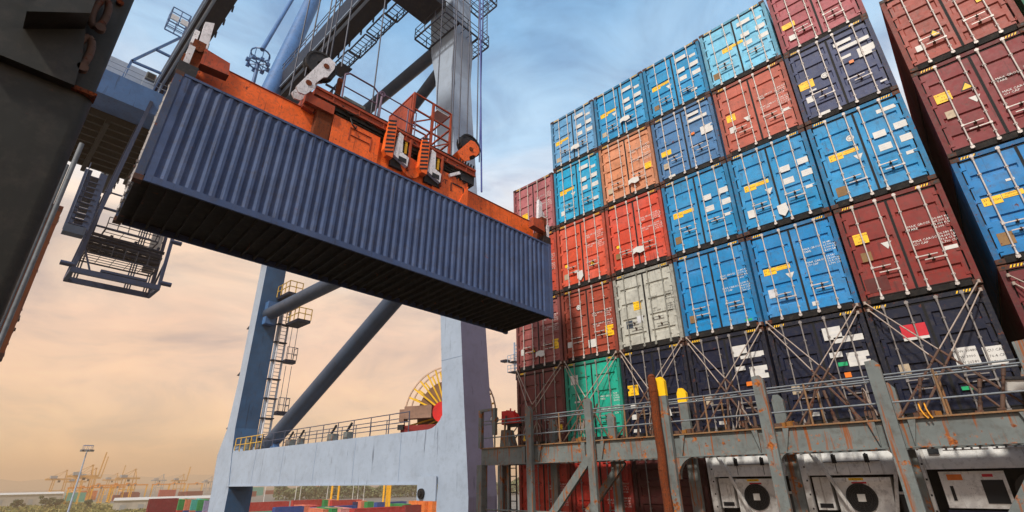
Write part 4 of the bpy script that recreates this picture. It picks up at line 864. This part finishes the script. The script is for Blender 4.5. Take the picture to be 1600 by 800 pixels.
sp(b, 'main_frame', [ORNG, BLK])
# headblock beam with dark underside
b = SB(); b.box(-.95, .92, -3.1, 2.62, 4.40, 4.64, 0); b.box(-.90, .86, -3.0, 2.5, 4.26, 4.399, 1); b.box(.921, .96, -3.1, 2.62, 4.60, 4.68, 0); b.box(.921, .955, -3.1, 2.62, 4.385, 4.42, 0)
for k in range(7): b.box(.921, .95, -2.6+.8*k, -2.57+.8*k, 4.42, 4.60, 0)
sp(b, 'headblock', [ORD, DARKM])
b = SB()
for y in (-2.2, -1.6, -1.2, 1.2, 1.7): b.box(-.5, .5, y, y+.22, 4.0, 4.26, 0)
for y in (-2.75, -.45, .55, 2.2): b.tube((.4, y, 3.98), (.4, y, 4.27), .12, 10, 0); b.tube((-.4, y, 3.98), (-.4, y, 4.27), .12, 10, 0)
sp(b, 'twist_pin', DARKM)
# striped guide blocks and white grab arms
for y0 in (-.92, .30):
    b = SB(); hexp = [(y0, 3.62), (y0+.10, 3.45), (y0+.30, 3.45), (y0+.32, 4.62), (y0+.2, 4.78), (y0+.05, 4.70)]
    b.prism(hexp, 'x', .88, 1.06, 0)
    for k in range(9):
        z = 3.5+k*.145
        b.add([(1.063, y0+.02, z), (1.063, y0+.29, z+.13), (1.063, y0+.29, z+.20), (1.063, y0+.02, z+.07)], [(0, 1, 2, 3)], 1)
    sp(b, 'striped_guide', [ORNG, BLK])
    b = SB(); b.prism([(y0+.34, 3.62), (y0+.84, 3.42), (y0+.86, 3.76), (y0+.62, 3.84), (y0+.60, 4.46), (y0+.45, 4.52)], 'x', .90, 1.02, 0); b.box(.80, .899, y0+.33, y0+.92, 3.3, 3.6, 1); b.box(1.0, 1.03, y0+.52, y0+.78, 3.5, 3.66, 1); sp(b, 'grab_arm', [SPWH, DARKM])
    b = SB(); b.box(.84, .92, y0+.74, y0+.82, 3.95, 4.38, 0); sp(b, 'yellow_bar', YEL)
    b = SB(); b.box(-.8, 1.0, y0+.88, y0+.93, 3.35, 4.50, 0); b.box(.80, .87, y0+.33, y0+.88, 3.62, 4.38, 1); sp(b, 'bulkhead', [ORD, DARKM])
# sheave housings
def sheave(y, z, r, ang, mt, name):
    b = SB(); c, s = math.cos(ang), math.sin(ang)
    def P(a, t): return (y+a*c-t*s, z+a*s+t*c)
    ln = .86 if mt is SPWH else .55
    w_ = .72 if mt is SPWH else 1.0
    out = [P(-ln, -.2*w_), P(-ln*.5, -.27*w_), P(-ln*.35, -.16*w_), P(ln*.1, -.2*w_), P(ln*.25, -.3*w_), P(ln*.75, -.26*w_), P(ln, -.1), P(ln, .12), P(ln*.75, .26*w_), P(-ln, .2*w_), P(-ln*1.1, 0)]
    for x in (.66, .96): b.prism(out, 'x', x, x+.05, 0)
    for a in ((-.45, .5) if mt is SPWH else (.12,)): q = P(a, 0); b.tube((.56, q[0], q[1]), (1.03, q[0], q[1]), .085, 12, 1)
    q = P(ln*.55, .12); b.ring((.84, q[0], q[1]), 'x', .12, r, -.10, .10, 26, 2); b.ring((.84, q[0], q[1]), 'x', r-.03, r+.03, -.12, -.07, 26, 2); b.ring((.84, q[0], q[1]), 'x', r-.03, r+.03, .07, .12, 26, 2)
    sp(b, name, [mt, RUST, DARKM])
sheave(-3.17, 4.98, .42, rad(68), SPWH, 'sheave_housing'); sheave(2.25, 5.30, .42, rad(52), ORNG, 'sheave_housing')
for o_ in (-1.9,):
    for y, z in ((-3.0, 5.0), (2.3, 5.1)): b = SB(); b.ring((o_+1.1, y, z), 'x', .1, .46, -.12, .12, 24, 0); b.box(o_+1.0, o_+1.2, y-.2, y+.2, 4.64, 5.0, 1); sp(b, 'rear_sheave', [DARKM, ORD])
b = SB()
for y in (-3.05, -2.7): b.beam((.7, y, 4.5), (.7, y-.1, 3.9), .2, .3, 0)
b.box(.3, .95, -3.3, -2.5, 4.0, 4.3, 0); sp(b, 'hanger_link', [ORD]); b = SB(); b.beam((.9, 1.55, 3.95), (.9, 1.95, 4.25), .10, .10, 1); b.box(.3, .9, 2.0, 2.6, 4.05, 4.38, 2)
for k in range(6): b.tube((.85, 1.9+.12*k, 4.0), (.85, 2.0+.12*k, 4.9), .03, 6, 2)
sp(b, 'hanger_link', [ORD, SPWH, DARKM])
b = SB(); rr = random.Random(4)
for k in range(9):
    y0 = -2.9+.6*k; z = 4.5+.02*(k % 3)
    b.path([Vector((.90+.03*(k % 2), y0+.11*q, z-.16*math.sin(q*math.pi/5)-.05*rr.random())) for q in range(6)], .02, 6, 0)
b.path([Vector((.93, -2.6+.42*q, 4.70+.05*rr.random())) for q in range(13)], .025, 6, 0); b.path([Vector((.80, -2.4+.42*q, 4.18+.04*rr.random())) for q in range(12)], .03, 6, 0)
for y in (-2.0, -.1, 1.1, 2.0): b.path([Vector((.88, y, 4.25)), Vector((.93, y+.08, 4.0)), Vector((.9, y+.2, 3.95)), Vector((.8, y+.26, 4.15))], .022, 6, 0)
sp(b, 'hose_loom', DARKM)
# deck: railings, boxes, cage
b = SB(); zz = 4.66
railing(b, [(.9, -1.15, zz), (.9, -.2, zz)], 1.05, .022, 1.0, (.5,)); railing(b, [(.9, -1.15, zz), (.9, .1, zz)], 1.05, .02, 1.3, (.5,)); railing(b, [(-.85, -2.3, zz), (-.85, 2.4, zz)], 1.05, .02, 1.2, (.5,))
b.path([Vector(p) for p in ((.9, -2.35, zz), (.9, -2.38, zz+1.0), (.9, -2.25, zz+1.12), (.9, -1.45, zz+1.12), (.9, -1.3, zz+1.0), (.9, -1.28, zz))], .028, 6); b.tube((.9, -2.38, zz+.55), (.9, -1.28, zz+.55), .022, 6)
b.tube((.88, -1.2, zz-.2), (.88, -1.15, zz+1.1), .035, 6); b.ring((.9, -1.15, zz+1.05), 'x', .06, .10, -.02, .02, 12); sp(b, 'guard_rail', paint('rail_purple_grey', '6A5468', .5, .3, 0, .3, scale=3))
b = SB(); 
for p, q in (((.5, -2.75, 4.6), (.5, -2.3, 5.9)), ((.5, -2.3, 4.6), (.5, -2.3, 5.9)), ((.5, -2.75, 5.3), (.5, -2.3, 5.3)), ((.5, -2.75, 4.6), (.5, -2.3, 5.3)), ((-.2, -2.3, 4.6), (-.2, -2.3, 5.9)), ((-.2, -2.3, 5.9), (.5, -2.3, 5.9)), ((-.2, -2.75, 4.6), (-.2, -2.3, 5.9))): b.beam(p, q, .05, .05, 0)
b.box(.72, .82, -2.52, -2.38, 4.3, 5.5, 1); sp(b, 'lattice_post', [RAILM, RUST])
b = SB(); b.box(-.3, .5, -2.15, -1.45, 4.65, 5.25, 0); b.box(-.3, .45, -.75, -.35, 4.65, 4.92, 0)
for k in range(6): b.box(.501, .515, -2.12+.11*k, -2.08+.11*k, 4.7, 5.2, 1)
sp(b, 'electric_box', [paint('box_grey', '7A7A74', .6, .2, .2, .5, scale=2), BRG])
b = SB(); X0, X1, Y0, Y1, z0, z1 = -.75, .80, .02, 1.55, 4.65, 6.62
for x in (X0, X1):
    for y in (Y0, (Y0+Y1)/2, Y1): b.box(x-.04, x+.04, y-.04, y+.04, z0, z1, 0)
for z in (z0+.05, z0+.7, z0+1.3, z1):
    for x in (X0, X1): b.box(x-.025, x+.025, Y0+.04, Y1-.04, z-.025, z+.025, 0)
    for y in (Y0, Y1): b.box(X0+.04, X1-.04, y-.025, y+.025, z-.028, z+.028, 0)
b.beam((X1, Y0, z0+.7), (X1, .78, z0+1.3), .04, .04, 0); b.beam((X1, .78, z0+.1), (X1, Y1, z0+.7), .04, .04, 0); b.beam((X0, Y0, z0), (X0, Y1, z1), .04, .04, 0)
sp(b, 'lattice_cage', ORD)
b = SB(); b.box(X0+.05, X1-.1, Y0-.03, Y0+.03, z0+.25, z1-.1, 0); sp(b, 'cage_panel', [ORD, GREY_L])
b = SB(); b.box(.2, .7, 1.0, 1.5, z1-.06, z1-.03, 0); sp(b, 'sign_board', GREY_L)
# hoist ropes: true verticals
UPV = HM.transposed() @ Vector((0, 0, 1))
for x, y, z in ((.80, -3.42, 4.9), (.88, -3.0, 5.4), (.80, -2.86, 5.75), (.84, -2.52, 5.9), (.84, 1.62, 4.66), (.84, 1.9, 5.5), (.80, 2.28, 5.85), (.88, 2.68, 5.75), (-.8, -3.3, 5.0), (-.8, -2.6, 5.2), (-.8, 2.0, 5.2), (-.8, 2.7, 5.2), (.6, -1.28, 4.7)):
    b = SB(); p = Vector((x, y, z)); b.tube(p, p+UPV*27, .022, 6, 0); sp(b, 'hoist_rope', ROPE)
b = SB(); p = Vector((.9, 2.95, 3.95)); b.tube(p, p+UPV*28+Vector((0, -.6, 0)), .03, 6, 0); b.tube(p+Vector((0, -.15, 1.2)), p+Vector((0, .12, 1.2))+UPV*26, .02, 6, 0); sp(b, 'power_cable', flat('blue_cable', '2A3A8A', .5))
# ------------------------------------------------------------------ light masts and neighbouring crane bits
def light_mast(name, label, x, y, h, base=0, r=.35):
    t = thing(name, label, 'light mast', (x, y, base)); b = MB(); b.tube((0, 0, 0), (0, 0, h), r, 10, 0, r2=r*.5); b.build('pole', CRANE, t)
    b = MB()
    for z in (h, h+1.4): b.ring((0, 0, z), 'z', 1.2, 1.45, -.06, .06, 16, 0)
    for k in range(8):
        a = k*math.pi/4; c, s = math.cos(a), math.sin(a); b.beam((0, 0, h), (1.4*c, 1.4*s, h), .1, .1, 0); b.beam((1.4*c, 1.4*s, h), (1.4*c, 1.4*s, h+1.4), .08, .08, 0)
    b.build('head_frame', CRANE_D, t)
    for k in range(8):
        a = k*math.pi/4+.39; c, s = math.cos(a), math.sin(a); b = MB(); b.box(1.5*c-.35, 1.5*c+.35, 1.5*s-.35, 1.5*s+.35, h-.5, h+.1, 0, Matrix.Rotation(a, 3, 'Z')); b.build('floodlight', BRG, t)
light_mast('light_mast', 'slender floodlight mast rising from the yard at the lower left', -215.6, 19.9, 25.2, 0, .34)
# platform of a neighbouring crane past the stack edge
NB = thing('neighbour_crane', 'pale blue lattice end of another crane peeping past the left edge of the stack', 'crane', (-41, 43.6, 0))
b = MB(); b.beam((-40.5, 44.6, 0), (-40.5, 44.6, 36), 1.6, 1.2, 0); wp(b, 'leg', CRANE_D, NB)
b = MB()
for z in (29.4, 31.0): b.box(-42.6, -41.2, 42.6, 44.2, z, z+.12, 1); railing(b, [(-42.6, 42.6, z), (-41.2, 42.6, z), (-41.2, 44.2, z)], 1.1, .05, .8, (.55,), 0)
for k in range(7): b.beam((-41.6, 43.2, 30+.6*k), (-41.2, 44.0, 30.6+.6*k), .12, .12, 0); b.beam((-41.2, 43.2, 30+.6*k), (-41.2, 44.0, 30+.6*k), .12, .12, 0)
b.beam((-41.6, 43.2, 29.4), (-41.6, 43.2, 34.2), .2, .2, 0); b.beam((-41.1, 44.0, 29.4), (-41.1, 44.0, 34.2), .2, .2, 0); b.box(-43.8, -42.6, 42.2, 43.2, 31.2, 31.5, 1); b.tube((-41.4, 43.6, 28.2), (-41.4, 43.6, 29.4), .3, 8, 1)
wp(b, 'platform', [CRANE, CRANE_DK], NB)

# ------------------------------------------------------------------ yard
YC = {'maroon': '7E1F28', 'green': '1E8A48', 'salmon': 'D4785A', 'teal': '3AA89A', 'lavender': '8E88A8', 'red': 'B4302E', 'navy': '1E2E5E', 'blue': '1F4A90', 'pink': 'D08A84', 'orange': 'E0752A'}
def yard_mesh(ln):
    b = MB(); b.box(-1.16, 1.16, .05, ln-.05, .1, 2.5, 0)
    for x in (-1.22, 1.12):
        for y in (0, ln-.1): b.box(x, x+.10, y, y+.10, 0, 2.59, 0)
        b.box(x+.01, x+.09, .101, ln-.101, 0, .14, 0); b.box(x+.01, x+.09, .101, ln-.101, 2.46, 2.585, 0)
    k = .4
    while k < ln-.3:
        for s in (-1, 1): b.box(*sorted((s*1.161, s*1.19)), k, k+.16, .15, 2.44, 0)
        k += .32
    for x in (-.8, -.3, .3, .8): b.box(x-.02, x+.02, .0, .049, .1, 2.5, 1)
    b.box(-1.1, 1.1, .0, .09, 2.45, 2.58, 0); b.box(-1.1, 1.1, .0, .09, .01, .14, 0)
    return b.mesh('yard_container', [CP, RODP])
YM = {'L': yard_mesh(12.19), 'S': yard_mesh(6.06)}
YARD = [(-147.6, 27.5, 10.9, 'S', 'maroon'), (-152.9, 34.3, 10.4, 'E', 'green'), (-150.5, 35.1, 10.4, 'E', 'salmon'), (-148.2, 35.9, 10.4, 'E', 'teal'), (-145.8, 36.7, 10.3, 'E', 'green'), (-143.5, 37.5, 10.1, 'E', 'lavender'), (-197.6, 91.3, 7.7, 'L', 'red'), (-194.8, 96.4, 7.1, 'E', 'teal'), (-191.1, 97.0, 7.6, 'E', 'green'), (-188.3, 98.0, 7.6, 'E', 'salmon'), (-184.5, 100.5, 7.5, 'L', 'red'), (-179.2, 103.3, 6.8, 'E', 'navy'), (-175.3, 103.9, 7.1, 'E', 'salmon'), (-171.5, 104.3, 6.9, 'E', 'green'), (-163.7, 106.8, 6.9, 'L', 'blue'), (-141.0, 59.1, 7.9, 'L', 'blue'), (-137.3, 61.8, 8.0, 'E', 'salmon'), (-134.7, 62.6, 8.0, 'E', 'red'), (-127.6, 63.1, 8.0, 'L', 'blue'), (-106.9, 50.9, 8.3, 'E', 'salmon'), (-104.1, 51.6, 8.5, 'E', 'green'), (-101.4, 52.3, 8.5, 'E', 'pink'), (-94.8, 55.2, 8.7, 'L', 'red'), (-171.5, 64.6, 8.4, 'L', 'red'), (-140.2, 98.4, 6.8, 'E', 'green'), (-135.1, 98.5, 6.8, 'L', 'maroon'), (-129.8, 98.7, 7.8, 'E', 'orange'), (-126.7, 99.3, 7.9, 'E', 'orange')]
rn = random.Random(5); keys = list(YC)
def azi(p): return math.atan2(p[1]+15.8, -(p[0]-11.7))
YARD.sort(key=azi); piles = {True: 0, False: 0}
for k, (x, y, zt, o, c) in enumerate(YARD):
    near = x > -125; left = y < 40; n_ = ORD7[piles[left]] if piles[left] < 20 else 'last-but-%d' % (28-piles[left]); piles[left] += 1; topc = x < -140 and y < 30
    for q in range(4):
        z = zt-2.6*(q+1)
        if z < -1.5: break
        cc = c if q == 0 or (topc and q == 1) else rn.choice(keys)
        ob = inst(YM['S'] if o == 'S' else YM['L'], 'yard_container', None, (x, y, max(z, 0.0)), lin(YC[cc]))
        if o == 'E': ob.location = (x-1, y, max(z, 0)); ob.rotation_euler = (0, 0, rad(78))
        else: ob.location = (x, y-(6.1 if o == 'L' else 3), max(z, 0)); ob.rotation_euler = (0, 0, rad(-6))
        where = 'in the %s pile from the left %s' % (n_, 'at the lower left' if left else 'under the portal beam'); grp = 'containers of the far yard'
        lev = ('topmost', 'second uppermost', 'third uppermost', 'lowest')[q]
        tag(ob, '%s %s container %s' % (lev, cc, where), 'container', grp)
# straddling yard cranes with yellow legs
ymt = paint('yard_crane_yellow', 'E8A818', .5, .05, .1, .2); ydk = paint('yard_crane_orange', 'D8862A', .5, .05, .1, .2)
def rtg_parts():
    out = {}
    b = MB()
    for s in (-1, 1): b.beam((0, s*4.0, 1.2), (0, s*3.4, 20), .75, .75, 0)
    b.box(-.4, .4, -4.8, 4.8, .9, 1.6, 0)
    for y in (-4, -3, 3, 4): b.tube((-.35, y, .6), (.35, y, .6), .6, 12, 1)
    b.box(-.3, .3, -3.5, 3.5, 15, 15.6, 0); out['leg_frame'] = b.mesh('leg_frame', [ymt, DARKM])
    b = MB(); b.box(-12.5, 12.5, -.5, .5, 0, 1.7, 0); out['girder'] = b.mesh('girder', ydk)
    b = MB(); b.box(-2, 2, -3.2, 3.2, 0, 1.6, 0); b.box(-1, 1, -4.4, -3.3, -2.6, .2, 1); out['trolley'] = b.mesh('trolley', [ydk, BRG]); return out
RP = rtg_parts()
def rtg(x, y, rz, label, s=1.0):
    t = thing('yard_gantry_crane', label, 'gantry crane', (x, y, 0), rz, 'gantry cranes of the container yard'); t.scale = (s, s, s)
    for xx in (-11.6, 11.6): inst(RP['leg_frame'], 'leg_frame', t, (xx, 0, 0))
    for yy in (-3.2, 3.2): inst(RP['girder'], 'girder', t, (0, yy, 20))
    inst(RP['trolley'], 'trolley', t, (random.Random(x).uniform(-7, 7), 0, 21.8))
rtg(-202, 118, rad(38), 'yellow yard gantry crane left of centre under the portal beam')
rtg(-148, 109, rad(62), 'nearest yellow yard gantry crane whose leg stands before the blue container')
rtg(-233, 168, rad(60), 'pale yellow yard gantry crane farthest back under the portal beam')
for k, (x, y, s) in enumerate(((-581, 80, .62), (-580, 88, .62), (-579, 96, .62), (-577.5, 104, .62), (-600, 114, .70))):
    rtg(x, y, rad(90), 'far orange yard gantry crane %s at the lower left' % ('first of a row', 'second of a row', 'third of a row', 'fourth of a row', 'last and tallest of a row')[k], s)
for k, (x, y, s) in enumerate(((-640, 108, .7), (-640, 122, .7), (-700, 150, .7), (-700, 172, .7), (-760, 205, .72), (-790, 235, .7), (-820, 300, .7))):
    rtg(x, y, rad(84), 'faint orange yard gantry crane in the hazy far row, %s from the left' % ORD7[k], s)
rr = random.Random(21)
far = sorted([(-700+rr.uniform(-70, 70), 70+17*k+rr.uniform(-4, 4)) for k in range(20)], key=azi)
for k, (x, y) in enumerate(far):
    cc = rr.choice(('maroon', 'red', 'salmon', 'maroon', 'orange', 'teal')); o = inst(YM['L'], 'yard_container', None, (x, y, 0), lin(YC[cc])); o.scale = (1.6, 1.3, 1.9+rr.random()*1.8)
    tag(o, 'tiny hazy %s container on the horizon, %s from the left there' % (cc, ORD7[k]), 'container', 'tiny containers on the hazy horizon')
# far ship to shore cranes
fo = paint('far_crane_orange', 'D09A50', .6, .05, .1, .2); fb = paint('far_crane_grey', '8A949C', .6, .05, .1, .2)
def sts_parts(mt):
    out = {}
    b = MB()
    for y in (-7, 7):
        for x in (-7, 7): b.beam((x, y, 0), (x*.9, y*.9, 24), 1.1, 1.1, 0)
    for x in (-6.7, 6.7): b.box(x-.5, x+.5, -7.6, 7.6, 8.6, 10, 0); b.box(x-.5, x+.5, -7.6, 7.6, 0, 1.2, 0)
    for y in (-6.9, 6.9): b.box(-6.2, 6.2, y-.35, y+.35, 10.1, 11, 0)
    out['portal'] = b.mesh('portal', mt)
    b = MB(); b.box(-16, 12, -1.9, -.7, 23.4, 25.6, 0); b.box(-16, 12, .7, 1.9, 23.4, 25.6, 0)
    for k in range(8): b.box(-15+3.6*k, -14.6+3.6*k, -.69, .69, 24, 25, 0)
    out['girder'] = b.mesh('girder', mt)
    b = MB(); b.beam((6, -5, 25.6), (4.5, 0, 36), .8, .8, 0); b.beam((6, 5, 25.6), (4.5, 0, 36), .8, .8, 0); b.beam((4.5, 0, 36), (-14, 0, 25.6), .5, .5, 0); b.beam((4.5, 0, 36), (-5, 0, 25.6), .4, .4, 0); b.box(3.4, 5.6, -1.6, 1.6, 35.6, 36.6, 0); out['apex_frame'] = b.mesh('apex_frame', mt)
    b = MB()
    for y in (-1.2, 1.2): b.beam((12, y, 24.5), (13.5, y, 50), .9, 1.2, 0)
    for k in range(6): b.box(12.2+.2*k, 12.8+.2*k, -1.2, 1.2, 27+4*k, 27.5+4*k, 0)
    out['raised_boom'] = b.mesh('raised_boom', mt)
    b = MB(); b.box(-11, -4, -3, 3, 25.7, 29, 0); b.box(-1.2, 1.4, 2, 4, 20.6, 23.3, 1); out['machinery_house'] = b.mesh('machinery_house', [fb, DARKM]); return out
FO, FB = sts_parts(fo), sts_parts(fb)
for x, y, s, rz, P, boom, label in ((-880, 106, .92, 92, FO, 0, 'leftmost far orange harbour crane with lowered boom'), (-739, 107, .98, 88, FO, 1, 'far orange harbour crane with its boom raised beside the slender mast'), (-790, 160, .90, 95, FO, 0, 'far orange harbour crane standing alone in front of the main hill'),
        (-950, 262, .80, 96, FO, 1, 'far orange harbour crane with the thinnest raised boom'), (-1033, 332, .72, 90, FB, 0, 'far grey harbour crane next to the near crane leg'), (-905, 128, .80, 90, FO, 0, 'far orange harbour crane half hidden behind its raised boom neighbour'), (-1150, 215, .95, 93, FO, 1, 'faintest far orange harbour crane with raised boom over the main hill'), (-1200, 300, .9, 91, FB, 0, 'faint grey harbour crane left of the grey one'), (-820, 125, .95, 86, FO, 1, 'second far orange harbour crane with raised boom near the slender mast')):
    t = thing('harbour_crane', label, 'crane', (x, y, 0), rad(rz), 'far harbour cranes on the horizon'); t.scale = (s, s, s)
    for nm in ('portal', 'girder', 'apex_frame', 'machinery_house')+(('raised_boom',) if boom else ()): inst(P[nm], nm, t)
    if not boom:
        b = MB(); b.box(12, 40, -1.7, -.7, 23.6, 25, 0); b.box(12, 40, .7, 1.7, 23.6, 25, 0)
# far sheds
def shed(label, x, y, ln, w, h, rz, wall='A8A298', roof='B8B4AC'):
    t = thing('warehouse', label, 'warehouse', (x, y, 0), rad(rz), 'long low sheds across the yard')
    b = MB(); b.box(-ln/2, ln/2, -w/2, w/2, 0, h, 0); b.build('wall', paint('shed_'+wall, wall, .7, .05, .2, .3, scale=.1), t)
    b = MB(); b.prism([(-w/2-.5, h), (w/2+.5, h), (w/2+.5, h+.3), (0, h+1.6), (-w/2-.5, h+.3)], 'x', -ln/2-.5, ln/2+.5, 0); b.build('roof', flat('shedroof_'+roof, roof, .6), t)
    for k in range(int(ln/9)):
        for sd_ in (-1, 1): xx = -ln/2+5+9*k; b = MB(); b.box(xx-1.5, xx+1.5, *sorted((sd_*w/2, sd_*(w/2+.06))), .1, h*.6, 0); b.build('shutter', flat('shutter_grey', '8A8E90', .6), t)
shed('long white warehouse behind the dark trees at the far left', -585, 40, 60, 18, 8.6, 86)
shed('pale roofed shed just behind the maroon and green yard stacks', -392, 100, 62, 14, 5.6, 76)
shed('low white roofed shed at the bottom edge beside the slender mast', -205, 15.5, 22, 8, 4.6, 84, 'B8B0A8')
# trees at the far left, and the far wood
def leafmat(n, c): return flat(n, c, .9, var=.3, scale=1)
LM = [leafmat('leaf_dark', '3A4630'), leafmat('leaf_mid', '4E5A3A'), leafmat('leaf_light', '626A44')]
def tree(x, y, h, label):
    t = thing('tree', label, 'tree', (x, y, 0), 0, 'dark trees at the far left'); b = MB(); b.tube((0, 0, 0), (.2, .1, h*.55), .35, 8, 0, r2=.15)
    for k in range(5): a = k*1.3; b.tube((.1, .05, h*.35+.1*k), (math.cos(a)*h*.25, math.sin(a)*h*.25, h*.6+.12*k), .12, 5, 0, r2=.04)
    b.build('trunk', flat('bark', '4A3A2A', .9), t); rr = random.Random(x); b = MB(); cl = [(rr.gauss(0, h*.2), rr.gauss(0, h*.22), h*.62+rr.gauss(0, h*.12), rr.uniform(.12, .22)*h) for _ in range(12)]
    for k in range(900):
        c = rr.choice(cl); d = Vector((rr.gauss(0, 1), rr.gauss(0, 1), rr.gauss(0, .8))).normalized()*c[3]*rr.random()**.4; p = Vector(c[:3])+d; u = Vector((rr.gauss(0, 1), rr.gauss(0, 1), rr.gauss(0, 1))).normalized()*.45; v = u.orthogonal().normalized()*.35
        b.add([p-u, p-v, p+u, p+v], [(0, 1, 2, 3)], rr.randrange(3))
    b.build('crown', LM, t)
for k, (x, y, h, w) in enumerate(((-484, 48.5, 8.5, 'leftmost'), (-481, 53.5, 7.5, 'second'), (-500, 36, 6.5, 'lowest outlying'), (-470, 70, 6.0, 'rightmost'))): tree(x, y, h, 'dark bushy tree, %s of those in front of the white warehouse' % w)
rr = random.Random(9); b = MB()
for k in range(20000):
    a = rad(180-rr.uniform(23, 62)); D = 500+rr.random()*60; hh = 12+2.5*math.sin(a*53)+2*math.sin(a*131+1); p = Vector((D*math.cos(a), D*math.sin(a), hh*rr.random()**.6)); u = Vector((rr.gauss(0, 1), rr.gauss(0, 1), rr.gauss(0, 1))).normalized()*1.1; v = u.orthogonal().normalized()*.8
    b.add([p-u, p-v, p+u, p+v], [(0, 1, 2, 3)], rr.randrange(3))
tag(b.build('far_wood', LM), 'hazy grey green band of trees seen below the portal beam', 'woodland', kind='stuff')
# lamp posts in the yard
pl = MB().tube((0, 0, 0), (0, 0, 15), .14, 6, 0).beam((-1.2, 0, 15), (1.2, 0, 15), .15, .15, 0).mesh('lamp_post', WHT)
for k, (x, y) in enumerate(sorted(((-230, 88), (-226, 100), (-220, 112), (-214, 124), (-238, 136), (-250, 150), (-262, 120)), key=azi)):
    o = inst(pl, 'lamp_post', None, (x, y, 0)); tag(o, 'thin white lamp post under the portal beam, %s from the left' % ORD7[k], 'lamp post', 'thin white lamp posts in the yard')
# ship under the stack and the haze over the harbour
sh_ = MB(); sh_.box(-3.6, 60, -90, 80, -4, 10.6, 0); sh_.box(-2.7, 24, -.3, 12.6, 10.601, 12.06, 0); sh_.box(12.7, 18, -.1, 12.5, 12.061, 12.38, 0); sh_.box(-3.0, .2, -28, -15.3, 10.601, 12.95, 0); tag(sh_.build('ship_hull', paint('hull_dark', '3A2420', .6, .3, .4, .4)), 'dark ship hull carrying the container stack', 'ship')
hz, ht, hp = new_mat('haze'); ht.nodes.remove(hp); vv = N(ht, 'ShaderNodeVolumePrincipled'); vv.inputs['Color'].default_value = lin('FFD9B0'); vv.inputs['Density'].default_value = .00050
L(ht, vv.outputs[0], [n for n in ht.nodes if n.type == 'OUTPUT_MATERIAL'][0].inputs['Volume'])
tag(MB().box(-5300, 2600, -5100, 5100, -6, 125).build('haze', hz), kind='stuff')
S.cycles.volume_bounces = 0; S.cycles.volume_step_rate = 8
